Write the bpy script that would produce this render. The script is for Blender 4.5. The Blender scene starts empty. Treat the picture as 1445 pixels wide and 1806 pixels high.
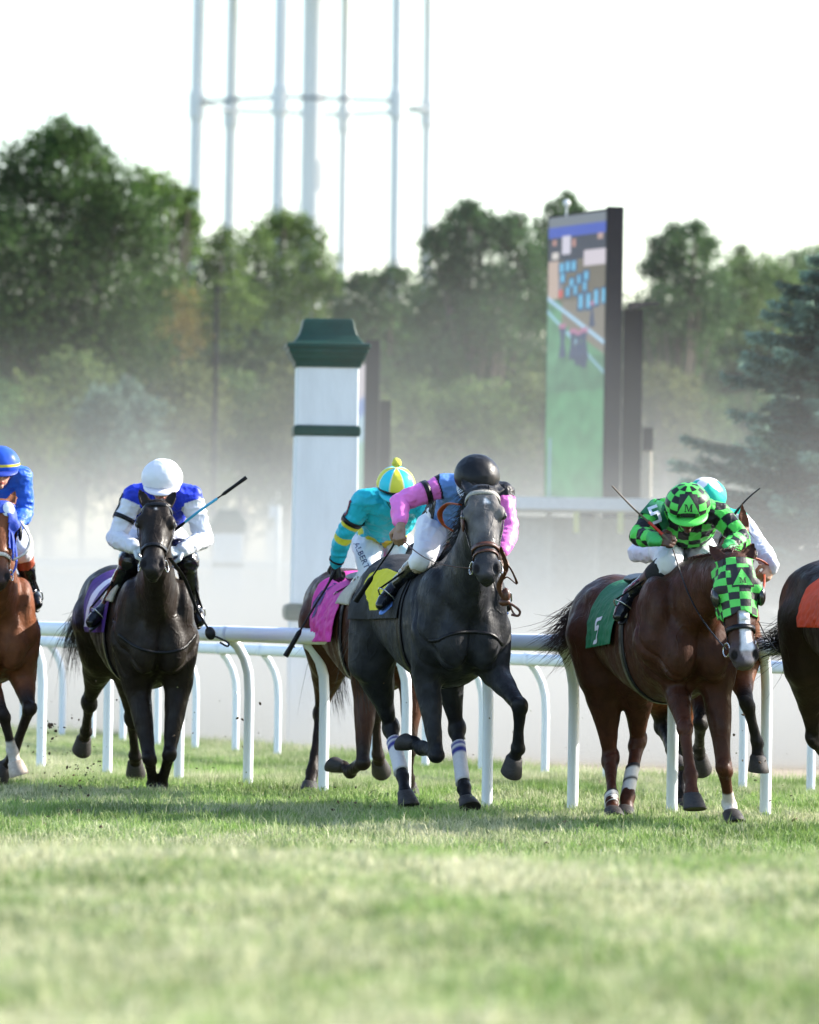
import bpy, bmesh, math, random
import numpy as np
from mathutils import Vector, Matrix
from mathutils.bvhtree import BVHTree

# ------------------------------------------------------------------ camera
CAM_H = 1.31
FPX = 11600.0                      # focal length in pixels of the 1445 px wide photograph
PITCH = math.atan(157 / FPX)
ROLL = 0.0157
sc = bpy.context.scene
COL = sc.collection
cam_data = bpy.data.cameras.new('camera')
cam_data.sensor_fit = 'HORIZONTAL'
cam_data.sensor_width = 36.0
cam_data.lens = 36.0 * FPX / 1445.0
cam_data.clip_start = 0.5
cam_data.clip_end = 6000
cam_data.dof.use_dof = True
cam_data.dof.focus_distance = 40.2
cam_data.dof.aperture_fstop = cam_data.lens / 60.0
cam = bpy.data.objects.new('camera', cam_data)
COL.objects.link(cam)
_f = Vector((0, math.cos(PITCH), math.sin(PITCH)))
_r0 = Vector((1, 0, 0)); _u0 = _r0.cross(_f)
_u = _u0 * math.cos(ROLL) - _r0 * math.sin(ROLL)
_r = _r0 * math.cos(ROLL) + _u0 * math.sin(ROLL)
cam.matrix_world = Matrix(((_r.x, _u.x, -_f.x, 0), (_r.y, _u.y, -_f.y, 0), (_r.z, _u.z, -_f.z, CAM_H), (0, 0, 0, 1)))
sc.camera = cam

# ------------------------------------------------------------------ light
SUN_EL = math.radians(30)
SUN_AZ = math.radians(107)          # 0 = behind the photographer, 90 = from the right
sun_dir = Vector((math.sin(SUN_AZ) * math.cos(SUN_EL), -math.cos(SUN_AZ) * math.cos(SUN_EL), math.sin(SUN_EL)))
world = bpy.data.worlds.new('World'); sc.world = world; world.use_nodes = True
wn = world.node_tree.nodes; wl = world.node_tree.links
wn.clear()
wo = wn.new('ShaderNodeOutputWorld'); wb = wn.new('ShaderNodeBackground'); ws = wn.new('ShaderNodeTexSky')
ws.sky_type = 'NISHITA'; ws.sun_disc = False
ws.sun_elevation = SUN_EL
ws.sun_rotation = math.atan2(sun_dir.x, sun_dir.y)
ws.altitude = 100; ws.air_density = 1.0; ws.dust_density = 1.2; ws.ozone_density = 1.0
wb.inputs['Strength'].default_value = 0.15
wl.new(ws.outputs['Color'], wb.inputs['Color']); wl.new(wb.outputs['Background'], wo.inputs['Surface'])
sd = bpy.data.lights.new('sun', 'SUN'); sd.energy = 4.3; sd.angle = math.radians(0.6); sd.color = (1.0, 0.94, 0.84)
so = bpy.data.objects.new('sun', sd); COL.objects.link(so)
so.rotation_mode = 'QUATERNION'; so.rotation_quaternion = sun_dir.to_track_quat('Z', 'Y')
sc.view_settings.view_transform = 'Standard'
sc.view_settings.look = 'None'
sc.view_settings.exposure = 1.45
sc.view_settings.gamma = 1.0
sc.render.engine = 'CYCLES'
cy = sc.cycles
cy.max_bounces = 6; cy.diffuse_bounces = 2; cy.glossy_bounces = 2; cy.transmission_bounces = 4
cy.transparent_max_bounces = 6; cy.volume_bounces = 1
cy.use_adaptive_sampling = True; cy.adaptive_threshold = 0.015
cy.use_denoising = True
cy.caustics_reflective = False; cy.caustics_refractive = False
cy.volume_max_steps = 64

# ------------------------------------------------------------------ helpers
def P(px, py, d):
    """world point seen at photo pixel (px, py) at depth d metres"""
    x = (px - 722.5) / FPX; y = -(py - 903.0) / FPX
    v = _r * x + _u * y + _f
    return Vector((0, 0, CAM_H)) + v * d
def G(px, py, z=0.0):
    """where the line of sight through a pixel meets the plane at height z"""
    x = (px - 722.5) / FPX; y = -(py - 903.0) / FPX
    v = _r * x + _u * y + _f
    t = (z - CAM_H) / v.z
    return Vector((0, 0, CAM_H)) + v * t
def A(v): return np.array(v, dtype=float)
def unit(v):
    v = A(v); return v / (np.linalg.norm(v) + 1e-12)
def sstep(a, b, x): 
    t = np.clip((x - a) / (b - a), 0, 1); return t * t * (3 - 2 * t)
def lerp(a, b, t): return A(a) * (1 - t) + A(b) * t

_ROT = np.array(Matrix.Rotation(.61, 3, 'X') @ Matrix.Rotation(.83, 3, 'Y') @ Matrix.Rotation(.47, 3, 'Z'))
def vnoise(Pn, scale=1.0, seed=0):
    """value noise in -1..1 for an (n,3) array"""
    q = (np.asarray(Pn, dtype=float) @ _ROT) * scale + seed * 17.31
    i = np.floor(q).astype(np.int64); f = q - i; f = f * f * (3 - 2 * f)
    def h(ix, iy, iz):
        n = (ix * 374761393 + iy * 668265263 + iz * 2147483647 + seed * 974711) & 0x7fffffff
        n = ((n ^ (n >> 13)) * 1274126177) & 0x7fffffff
        n = (n ^ (n >> 16)) & 0xffff
        return n / 32767.5 - 1.0
    r = 0
    for dx in (0, 1):
        for dy in (0, 1):
            for dz in (0, 1):
                w = (f[:, 0] if dx else 1 - f[:, 0]) * (f[:, 1] if dy else 1 - f[:, 1]) * (f[:, 2] if dz else 1 - f[:, 2])
                r = r + w * h(i[:, 0] + dx, i[:, 1] + dy, i[:, 2] + dz)
    return r

class Soup:
    def __init__(s): s.V = []; s.F = []; s.n = 0; s.M = []
    def add(s, V, F, m=0):
        V = np.asarray(V, dtype=float); s.V.append(V)
        s.F += [tuple(i + s.n for i in f) for f in F]; s.M += [m] * len(F); s.n += len(V)
    def loft(s, rings, m=0, cap=True, closed=False, sharp=False):
        n = len(rings); k = len(rings[0]); V = np.concatenate([np.asarray(r, dtype=float) for r in rings]); F = []
        for i in range(n if closed else n - 1):
            a = i * k; b = ((i + 1) % n) * k
            for j in range(k):
                j2 = (j + 1) % k; F.append((a + j, a + j2, b + j2, b + j))
        if cap and not closed:
            c0 = n * k; c1 = c0 + 1; b = (n - 1) * k; b0 = 0; add_ = [[np.mean(rings[0], 0)], [np.mean(rings[-1], 0)]]
            if sharp: add_ += [rings[0], rings[-1]]; b0 = c1 + 1; b = b0 + k
            V = np.concatenate([V] + [np.asarray(q, dtype=float) for q in add_])
            for j in range(k):
                j2 = (j + 1) % k; F.append((c0, b0 + j2, b0 + j)); F.append((c1, b + j, b + j2))
        s.add(V, F, m)
    def ring(s, c, u, v, ru, rv, k=20, p=2.0):
        a = np.linspace(0, 2 * math.pi, k, endpoint=False); cu = np.cos(a); sv = np.sin(a)
        cu = np.sign(cu) * np.abs(cu) ** (2 / p); sv = np.sign(sv) * np.abs(sv) ** (2 / p)
        return A(c) + np.outer(cu * ru, A(u)) + np.outer(sv * rv, A(v))
    def caps(s, p0, p1, r0, r1, k=14, m=0):
        p0 = A(p0); p1 = A(p1); d = unit(p1 - p0)
        x = unit(np.cross(d, (0.31, 0.77, 0.56))); y = np.cross(d, x); R_ = []
        for t in (-1.3, -0.9, -0.45): R_.append(s.ring(p0 + d * r0 * math.sin(t), x, y, r0 * math.cos(t), r0 * math.cos(t), k))
        R_.append(s.ring(p0, x, y, r0, r0, k)); R_.append(s.ring(p1, x, y, r1, r1, k))
        for t in (0.45, 0.9, 1.3): R_.append(s.ring(p1 + d * r1 * math.sin(t), x, y, r1 * math.cos(t), r1 * math.cos(t), k))
        s.loft(R_, m)
    def chain(s, pts, rad, k=14, m=0):
        for i in range(len(pts) - 1): s.caps(pts[i], pts[i + 1], rad[i], rad[i + 1], k, m)
    def ell(s, c, ax, ay, az, k=18, m=0):
        c = A(c); ax, ay, az = A(ax), A(ay), A(az); R_ = []
        for t in np.linspace(-1.45, 1.45, 10):
            R_.append(s.ring(c + az * math.sin(t), ax, ay, math.cos(t), math.cos(t), k))
        s.loft(R_, m)
    def box(s, c, ax, ay, az, m=0, bev=0.0):
        c, ax, ay, az = A(c), A(ax), A(ay), A(az)
        V = [c + i * ax + j * ay + k * az for k in (-1, 1) for j in (-1, 1) for i in (-1, 1)]
        s.add(V, [(0, 2, 3, 1), (4, 5, 7, 6), (0, 1, 5, 4), (2, 6, 7, 3), (0, 4, 6, 2), (1, 3, 7, 5)], m)
    def tube(s, pts, rad, k=6, m=0, flat=1.0, up=None):
        pts = [A(p) for p in pts]; n = len(pts)
        if not hasattr(rad, '__len__'): rad = [rad] * n
        up_ = A(up) if up is not None else A((0.13, 0.21, 0.97)); R_ = []
        for i in range(n):
            d = unit(pts[min(i + 1, n - 1)] - pts[max(i - 1, 0)])
            x = np.cross(d, up_); x = unit(x) if np.linalg.norm(x) > 1e-3 else unit(np.cross(d, (1, 0, 0.1)))
            y = np.cross(x, d); R_.append(s.ring(pts[i], x, y, rad[i], rad[i] * flat, k))
        s.loft(R_, m, sharp=True)
    def arrays(s): return np.concatenate(s.V), s.F

WLOC = {}
def link(name, me, parent=None, loc=None):
    o = bpy.data.objects.new(name, me); COL.objects.link(o)
    if parent is not None:
        o.parent = parent; WLOC[o.name] = WLOC[parent.name]
    else:
        loc = Vector(loc) if loc is not None else Vector((0, 0, 0))
        o.location = loc; WLOC[o.name] = loc.copy()
    return o
def empty(name, loc):
    return link(name, None, None, loc)
def obj(name, V, F, mat, parent=None, loc=None, col=None, smooth=True, midx=None):
    o = link(name, None, parent, loc) if False else None
    base = WLOC[parent.name] if parent is not None else (Vector(loc) if loc is not None else Vector((0, 0, 0)))
    V = np.asarray(V, dtype=float) - A(base)
    me = bpy.data.meshes.new(name)
    me.from_pydata(V.tolist(), [], [tuple(int(i) for i in f) for f in F])
    for m in (mat if isinstance(mat, (list, tuple)) else [mat]): me.materials.append(m)
    if midx is not None: me.polygons.foreach_set('material_index', np.asarray(midx, dtype=np.int32))
    if smooth: me.polygons.foreach_set('use_smooth', np.ones(len(me.polygons), dtype=bool))
    if col is not None:
        ca = me.color_attributes.new('Col', 'FLOAT_COLOR', 'POINT')
        c4 = np.ones((len(V), 4), dtype=np.float32); c4[:, :3] = col
        ca.data.foreach_set('color', c4.ravel())
    me.update()
    return link(name, me, parent, loc)
def sobj(name, s, mat, parent=None, loc=None, col=None, smooth=True):
    V, F = s.arrays()
    return obj(name, V, F, mat, parent, loc, col, smooth, s.M if isinstance(mat, (list, tuple)) else None)
def fast_mesh(name, V, tris, mat, col=None, parent=None, loc=None, smooth=False):
    """triangle mesh from arrays, quick for hundreds of thousands of faces"""
    base = A(WLOC[parent.name]) if parent is not None else (A(loc) if loc is not None else A((0, 0, 0)))
    V = (np.asarray(V) - base).astype(np.float32)
    tris = np.asarray(tris, dtype=np.int32)
    me = bpy.data.meshes.new(name); n = len(tris); k = tris.shape[1]
    me.vertices.add(len(V)); me.vertices.foreach_set('co', V.ravel())
    me.loops.add(n * k); me.loops.foreach_set('vertex_index', tris.ravel())
    me.polygons.add(n); me.polygons.foreach_set('loop_start', np.arange(0, n * k, k, dtype=np.int32))
    me.polygons.foreach_set('loop_total', np.full(n, k, dtype=np.int32))
    if smooth: me.polygons.foreach_set('use_smooth', np.ones(n, dtype=bool))
    me.update(calc_edges=True)
    if col is not None:
        ca = me.color_attributes.new('Col', 'FLOAT_COLOR', 'POINT')
        c4 = np.ones((len(V), 4), dtype=np.float32); c4[:, :3] = col
        ca.data.foreach_set('color', c4.ravel())
    me.materials.append(mat)
    return link(name, me, parent, loc)
def tag(o, label=None, cat=None, group=None, kind=None):
    if label: o['label'] = label
    if cat: o['category'] = cat
    if group: o['group'] = group
    if kind: o['kind'] = kind
    return o

def remesh(s, voxel, smooth=3, factor=0.5):
    """fuse a soup of closed shapes into one continuous skin"""
    V, F = s.arrays()
    me = bpy.data.meshes.new('tmp'); me.from_pydata(V.tolist(), [], F)
    o = bpy.data.objects.new('tmp', me); COL.objects.link(o)
    m = o.modifiers.new('r', 'REMESH'); m.mode = 'VOXEL'; m.voxel_size = voxel; m.adaptivity = 0
    if smooth:
        m2 = o.modifiers.new('s', 'SMOOTH'); m2.factor = factor; m2.iterations = smooth
    dg = bpy.context.evaluated_depsgraph_get()
    me2 = bpy.data.meshes.new_from_object(o.evaluated_get(dg))
    n = len(me2.vertices); co = np.empty(n * 3, dtype=np.float64); me2.vertices.foreach_get('co', co)
    co = co.reshape(-1, 3)
    Fq = [tuple(p.vertices) for p in me2.polygons]
    no = np.empty(n * 3, dtype=np.float64); me2.vertices.foreach_get('normal', no); no = no.reshape(-1, 3)
    bpy.data.objects.remove(o); bpy.data.meshes.remove(me); bpy.data.meshes.remove(me2)
    return co, Fq, no
def relax(V, F, w, it=30, lam=.5):
    """smooth only where w > 0"""
    Fa = np.array([f if len(f) == 4 else (*f, f[-1]) for f in F]); E = np.concatenate([Fa[:, [0, 1]], Fa[:, [1, 2]], Fa[:, [2, 3]], Fa[:, [3, 0]]]); E = E[E[:, 0] != E[:, 1]]; E = np.concatenate([E, E[:, ::-1]]); n = len(V)
    cnt = np.bincount(E[:, 0], minlength=n)[:, None].clip(1)
    for _ in range(it):
        M_ = np.stack([np.bincount(E[:, 0], V[E[:, 1], a], n) for a in range(3)], 1) / cnt; V = V + (M_ - V) * (lam * w)[:, None]
    return V
def normals(V, F):
    Fa = np.array([f if len(f) == 4 else (*f, f[-1]) for f in F]); nn = np.cross(V[Fa[:, 2]] - V[Fa[:, 0]], V[Fa[:, 3]] - V[Fa[:, 1]]); N = np.zeros_like(V)
    for k in range(4):
        for a in range(3): N[:, a] += np.bincount(Fa[:, k], nn[:, a], len(V))
    return N / (np.linalg.norm(N, axis=1)[:, None] + 1e-12)
def bvh_of(V, F): return BVHTree.FromPolygons([tuple(v) for v in V.tolist()], F)

def seg_dist(Pn, a, b):
    a = A(a); b = A(b); ab = b - a; t = np.clip(((Pn - a) @ ab) / (ab @ ab + 1e-12), 0, 1)
    q = a + t[:, None] * ab; return np.linalg.norm(Pn - q, axis=1), t
def poly_dist(Pn, pts):
    best = np.full(len(Pn), 9.9)
    for i in range(len(pts) - 1): best = np.minimum(best, seg_dist(Pn, pts[i], pts[i + 1])[0])
    return best

# ------------------------------------------------------------------ materials
def new_mat(name):
    m = bpy.data.materials.new(name); m.use_nodes = True
    b = m.node_tree.nodes['Principled BSDF']; return m, m.node_tree.nodes, m.node_tree.links, b
def _noise(n, l, scale, detail=4, vec=None, rough=0.6):
    t = n.new('ShaderNodeTexNoise'); t.inputs['Scale'].default_value = scale; t.inputs['Detail'].default_value = detail
    t.inputs['Roughness'].default_value = rough
    if vec is not None: l.new(vec, t.inputs['Vector'])
    return t
def mat(name, color=None, rough=0.5, var=0.15, nscale=20, bump=0.1, bscale=None, metal=0.0, spec=0.5, sheen=0.0,
        transl=0.0, stretch=None, coat=0.0, emit=None, rvar=None):
    """colour (or the vertex colour 'Col' when None) broken up by noise, with a fine relief"""
    m, n, l, b = new_mat(name)
    tc = n.new('ShaderNodeTexCoord'); vec = tc.outputs['Object']
    if stretch:
        mp = n.new('ShaderNodeMapping'); mp.inputs['Scale'].default_value = stretch; l.new(vec, mp.inputs['Vector']); vec = mp.outputs['Vector']
    t = _noise(n, l, nscale, 5, vec)
    mr = n.new('ShaderNodeMapRange'); mr.inputs['From Min'].default_value = 0.25; mr.inputs['From Max'].default_value = 0.75
    mr.inputs['To Min'].default_value = 1 - var; mr.inputs['To Max'].default_value = 1 + var
    l.new(t.outputs['Fac'], mr.inputs['Value'])
    mx = n.new('ShaderNodeVectorMath'); mx.operation = 'SCALE'; l.new(mr.outputs['Result'], mx.inputs['Scale'])
    if color is None:
        at = n.new('ShaderNodeAttribute'); at.attribute_name = 'Col'; l.new(at.outputs['Color'], mx.inputs[0])
    else: mx.inputs[0].default_value = color
    l.new(mx.outputs['Vector'], b.inputs['Base Color'])
    if rvar:
        rt = _noise(n, l, rvar[0], 5, vec); rm = n.new('ShaderNodeMapRange'); rm.inputs[1].default_value = .35; rm.inputs[2].default_value = .65; rm.inputs[3].default_value = rvar[1]; rm.inputs[4].default_value = rvar[2]; l.new(rt.outputs['Fac'], rm.inputs[0]); l.new(rm.outputs[0], b.inputs['Roughness'])
    b.inputs['Roughness'].default_value = rough; b.inputs['Metallic'].default_value = metal
    b.inputs['Specular IOR Level'].default_value = spec
    b.inputs['Sheen Weight'].default_value = sheen; b.inputs['Coat Weight'].default_value = coat
    b.inputs['Coat Roughness'].default_value = 0.15
    if bump:
        bt = _noise(n, l, bscale or nscale * 4, 4, vec)
        bm = n.new('ShaderNodeBump'); bm.inputs['Strength'].default_value = bump; bm.inputs['Distance'].default_value = 0.01
        l.new(bt.outputs['Fac'], bm.inputs['Height']); l.new(bm.outputs['Normal'], b.inputs['Normal'])
    if transl:
        tr = n.new('ShaderNodeBsdfTranslucent'); l.new(mx.outputs['Vector'], tr.inputs['Color'])
        ms = n.new('ShaderNodeMixShader'); ms.inputs['Fac'].default_value = transl
        out = n['Material Output']; l.new(b.outputs['BSDF'], ms.inputs[1]); l.new(tr.outputs['BSDF'], ms.inputs[2]); l.new(ms.outputs['Shader'], out.inputs['Surface'])
    if emit:
        l.new(mx.outputs['Vector'], b.inputs['Emission Color']); b.inputs['Emission Strength'].default_value = emit
    return m
M_white = mat('white_paint', (0.76, 0.80, 0.86), 0.45, 0.04, 6, 0.03)
M_pillar = mat('pillar_paint', (0.62, 0.66, 0.70), 0.6, 0.10, 5, 0.3, 40, stretch=(1, 1, .25))
M_dkgreen = mat('dark_green_paint', (0.008, 0.046, 0.036), 0.5, 0.25, 5, 0.1, spec=.2)
M_hoof = mat('hoof_horn', (0.040, 0.036, 0.036), 0.55, 0.35, 40, 0.3, 150, stretch=(1, 1, 4), spec=.25)
M_hoof_pale = mat('pale_hoof_horn', (0.42, 0.34, 0.27), 0.5, 0.25, 40, 0.3, 150)
M_steel = mat('steel', (0.55, 0.55, 0.56), 0.25, 0.1, 40, 0.0, metal=1.0)
M_eye = mat('eye_gloss', (0.012, 0.008, 0.006), 0.06, 0.1, 10, 0.0, coat=1.0)
M_black = mat('black_leather', (0.008, 0.008, 0.010), 0.35, 0.3, 50, 0.25, 180, spec=.25)
M_boot = mat('boot_leather', (0.006, 0.007, 0.010), 0.2, 0.2, 15, 0.5, 22, spec=.3, coat=0.25)
M_brown = mat('brown_leather', (0.075, 0.024, 0.012), 0.4, 0.3, 50, 0.2, 160)
M_redlea = mat('orange_leather', (0.32, 0.055, 0.015), 0.4, 0.25, 40, 0.2, 160)
M_coat = mat('horse_coat', None, 0.48, 0.34, 14, 0.42, 26, spec=0.17, rvar=(9, .34, .70))
_n = M_coat.node_tree.nodes; _l = M_coat.node_tree.links; _b = _n['Principled BSDF']; _old = _b.inputs['Normal'].links[0].from_node
_tc = _n.new('ShaderNodeTexCoord'); _mp = _n.new('ShaderNodeMapping'); _mp.inputs['Scale'].default_value = (1, 1, .55); _l.new(_tc.outputs['Object'], _mp.inputs['Vector'])
_t = _noise(_n, _l, 7.5, 2, _mp.outputs['Vector'], .45); _m1 = _n.new('ShaderNodeMath'); _m1.operation = 'SUBTRACT'; _m1.inputs[1].default_value = .5; _l.new(_t.outputs['Fac'], _m1.inputs[0])
_m2 = _n.new('ShaderNodeMath'); _m2.operation = 'ABSOLUTE'; _l.new(_m1.outputs[0], _m2.inputs[0]); _m3 = _n.new('ShaderNodeMapRange'); _m3.inputs[1].default_value = .0; _m3.inputs[2].default_value = .030; _m3.inputs[3].default_value = 1; _m3.inputs[4].default_value = 0
_l.new(_m2.outputs[0], _m3.inputs[0]); _bp = _n.new('ShaderNodeBump'); _bp.inputs['Strength'].default_value = .30; _bp.inputs['Distance'].default_value = .006; _l.new(_m3.outputs[0], _bp.inputs['Height']); _l.new(_old.outputs['Normal'], _bp.inputs['Normal'])
_mq = _n.new('ShaderNodeMapping'); _mq.inputs['Scale'].default_value = (9, 9, 2.2); _l.new(_tc.outputs['Object'], _mq.inputs['Vector']); _t2 = _noise(_n, _l, 1.6, 3, _mq.outputs['Vector'], .5)
_bq = _n.new('ShaderNodeBump'); _bq.inputs['Strength'].default_value = .6; _bq.inputs['Distance'].default_value = .018; _l.new(_t2.outputs['Fac'], _bq.inputs['Height']); _l.new(_bp.outputs['Normal'], _bq.inputs['Normal']); _l.new(_bq.outputs['Normal'], _b.inputs['Normal'])
M_skin = mat('skin', None, 0.5, 0.1, 30, 0.12, 90)
M_silk = mat('silks', None, 0.45, 0.07, 12, 0.75, 16, spec=0.2)
M_cloth = mat('cloth', None, 0.75, 0.08, 30, 0.35, 25)
M_shell = mat('cap_cover', None, 0.4, 0.05, 12, 0.22, 14, spec=0.2)
M_whitebreech = mat('white_breeches', (0.74, 0.75, 0.80), 0.55, 0.05, 14, 0.6, 18)
M_bandage = mat('white_bandage', None, 0.8, 0.08, 60, 0.4, 120)
# ------------------------------------------------------------------ horses
Z = A((0, 0, 1))
hr = random.Random(11)
def bez(p0, p1, p2, p3, t):
    return A(p0) * (1 - t) ** 3 + 3 * A(p1) * t * (1 - t) ** 2 + 3 * A(p2) * t * t * (1 - t) + A(p3) * t ** 3
def polyline_at(pts, t):
    pts = [A(p) for p in pts]; L = [np.linalg.norm(pts[i + 1] - pts[i]) for i in range(len(pts) - 1)]; d = t * sum(L)
    for i, x in enumerate(L):
        if d <= x or i == len(L) - 1: return pts[i] + (pts[i + 1] - pts[i]) * min(1, d / max(x, 1e-9))
        d -= x
def smooth_path(pts, n):
    """Catmull-Rom through the points"""
    pts = [A(p) for p in pts]; q = [2 * pts[0] - pts[1]] + pts + [2 * pts[-1] - pts[-2]]; out = []
    for i in np.linspace(0, len(pts) - 1, n):
        k = min(int(i), len(pts) - 2); t = i - k; a, b, c, d = q[k], q[k + 1], q[k + 2], q[k + 3]
        out.append(0.5 * ((2 * b) + (-a + c) * t + (2 * a - 5 * b + 4 * c - d) * t * t + (-a + 3 * b - 3 * c + d) * t ** 3))
    return out
def hair(s, root, path, n, sp0, sp1, r=0.0018, seed=0, wild=0.0, k=3, lat=None, col=None):
    rr = random.Random(seed); path = [A(p) for p in path]
    L = sum(np.linalg.norm(path[i + 1] - path[i]) for i in range(len(path) - 1))
    for i in range(n):
        o = A([rr.gauss(0, 1), rr.gauss(0, 1), rr.gauss(0, 1)]); ln = rr.uniform(0.55, 1.05)
        w = A([rr.gauss(0, 1), rr.gauss(0, 1), rr.gauss(0, 1)]) * (wild * .5 if rr.random() < 0.15 else wild * 0.12)
        pts = []
        for t in np.linspace(0, 1, 7):
            c = polyline_at(path, min(1, t * ln)); e = sp0 * (1 - t) + sp1 * t * (1.2 - 0.4 * t)
            pts.append(c + o * e + w * t * t * L + A([math.sin(7 * t + i), math.cos(5 * t + i * 2), math.sin(6 * t + i * 3)]) * 0.006)
        s.tube(pts, [r, r, r, r * 0.9, r * 0.8, r * 0.6, r * 0.2], k)
def ring_hits(bvh, c, u, v, off, a0, a1, n, rmax=0.5, fb=0.1):
    out = []
    for a in np.linspace(a0, a1, n):
        d = A(u) * math.cos(a) + A(v) * math.sin(a)
        h = bvh.ray_cast(Vector(A(c) + d * rmax), Vector(-d), rmax)
        r = rmax - h[3] if h[0] is not None else fb
        out.append((r, d))
    return out
def band(s, bvh, c, u, v, w, off=0.004, th=0.004, a0=0, a1=2 * math.pi, n=36, axis=None, m=0, closed=None, rmax=0.45, tilt=0.0):
    """strap laid round a limb or a head: a flat band following the surface"""
    ax = unit(np.cross(u, v)) if axis is None else unit(axis)
    if closed is None: closed = abs((a1 - a0) - 2 * math.pi) < 1e-3
    hs = ring_hits(bvh, c, u, v, off, a0, a1, n + 1 if closed else n, rmax)
    if closed: hs = hs[:-1]
    rr = np.array([h[0] for h in hs])
    if closed: rr = np.maximum(rr, 0.5 * rr + 0.25 * (np.roll(rr, 1) + np.roll(rr, -1)))
    R_ = []
    for r, (_, d) in zip(rr, hs):
        p = A(c) + d * (r + off) + ax * tilt * np.dot(d, A(v))
        R_.append([p - ax * w / 2, p - ax * w / 2 + d * th, p + ax * w / 2 + d * th, p + ax * w / 2])
    s.loft(R_, m, True, closed)
def strap(s, bvh, pts, w=0.02, th=0.004, off=0.004, n=14, m=0, snap=True, side=None):
    """strap along guide points, snapped to the skin"""
    pp = smooth_path(pts, n); out = []
    for p in pp:
        if snap:
            q = bvh.find_nearest(Vector(p))
            nn = A(q[1]); p = A(q[0]) + nn * off; out.append((p, nn))
        else: out.append((p, unit(side) if side is not None else A((0, -1, 0))))
    R_ = []
    for i, (p, nn) in enumerate(out):
        d = unit(out[min(i + 1, n - 1)][0] - out[max(i - 1, 0)][0]); x = unit(np.cross(d, nn)); y = unit(np.cross(x, d))
        R_.append([p - x * w / 2, p - x * w / 2 + y * th, p + x * w / 2 + y * th, p + x * w / 2])
    s.loft(R_, m)
def tri_sub(V, F, n):
    for _ in range(n):
        V = list(V); mid = {}; F2 = []
        def mp(a, b):
            k = (min(a, b), max(a, b))
            if k not in mid: mid[k] = len(V); V.append((A(V[a]) + A(V[b])) / 2)
            return mid[k]
        for f in F:
            if len(f) == 4: tris = [(f[0], f[1], f[2]), (f[0], f[2], f[3])]
            else: tris = [f]
            for a, b, c in tris:
                x, y, z = mp(a, b), mp(b, c), mp(c, a); F2 += [(a, x, z), (x, b, y), (z, y, c), (x, y, z)]
        F = F2
    return V, F
def decal(name, V2, F2, o, ux, uy, bvh, material, parent, off=0.003, sub=2):
    """flat print or patch laid on a surface: every 2-D point is dropped along the view of the patch onto the skin"""
    V2, F2 = tri_sub([A((x, y)) for x, y in V2], F2, sub)
    nrm = unit(np.cross(ux, uy)); out = []
    for q in V2:
        p = A(o) + A(ux) * q[0] + A(uy) * q[1]
        h = bvh.ray_cast(Vector(p + nrm * 0.25), Vector(-nrm), 0.6)
        out.append(A(h[0]) + nrm * off if h[0] is not None else p)
    return obj(name, out, F2, material, parent, smooth=True)
def text_mesh(txt, size=1.0, bold=0.0):
    cu = bpy.data.curves.new('t', 'FONT'); cu.body = txt; cu.size = size; cu.align_x = 'CENTER'; cu.align_y = 'CENTER'; cu.offset = bold; cu.resolution_u = 2
    o = bpy.data.objects.new('t', cu); COL.objects.link(o)
    dg = bpy.context.evaluated_depsgraph_get(); me = bpy.data.meshes.new_from_object(o.evaluated_get(dg))
    V = [(v.co.x, v.co.y) for v in me.vertices]; F = [tuple(p.vertices) for p in me.polygons]
    F2 = []
    for f in F:
        for i in range(1, len(f) - 1): F2.append((f[0], f[i], f[i + 1]))
    bpy.data.objects.remove(o); bpy.data.meshes.remove(me); return V, F2
def quads(rects):
    V = []; F = []
    for q in rects:
        b = len(V); V += list(q); F.append((b, b + 1, b + 2, b + 3))
    return V, F
SERIF_M = quads([[(-.42, -.4), (-.34, -.4), (-.34, .4), (-.42, .4)], [(-.36, .4), (-.2, .4), (.06, -.4), (-.04, -.4)], [(.04, -.4), (-.0, -.25), (.26, .4), (.34, .4)],
                 [(.22, -.4), (.40, -.4), (.40, .4), (.24, .4)], [(-.5, .34), (-.3, .34), (-.3, .42), (-.5, .42)], [(.26, .34), (.5, .34), (.5, .42), (.26, .42)],
                 [(-.5, -.42), (-.25, -.42), (-.25, -.35), (-.5, -.35)], [(.14, -.42), (.5, -.42), (.5, -.35), (.14, -.35)]])
FIVE = quads([[(-.26, .36), (.32, .36), (.32, .54), (-.26, .54)], [(-.26, .02), (-.08, .02), (-.08, .38), (-.26, .38)], [(-.26, .0), (.26, .0), (.26, .17), (-.26, .17)],
              [(.12, -.42), (.32, -.34), (.32, .12), (.12, .16)], [(-.3, -.54), (.24, -.54), (.32, -.36), (-.3, -.36)]])

def hoof(parent, c, down, dors, k, m, name='hoof'):
    down = unit(down); dors = unit(A(dors) - down * np.dot(dors, down)); lat = np.cross(down, dors); s = Soup()
    def rg(t, ru, rv, sh):
        a = np.linspace(0, 2 * math.pi, 20, endpoint=False); o_ = A(c) + down * t * k + dors * sh * k; out = []
        for x in a:
            cu, sv = math.cos(x), math.sin(x)
            if cu < 0: cu *= 0.72
            out.append(o_ + dors * cu * rv * k + lat * sv * ru * k)
        return out
    s.loft([rg(-0.014, .040, .040, -0.004), rg(0.0, .050, .050, 0.0), rg(0.012, .051, .053, 0.006), rg(.045, .058, .061, .020), rg(.083, .065, .068, .034), rg(.086, .062, .065, .035), rg(.080, .045, .045, .03)])
    return sobj(name, s, m, parent)

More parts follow.
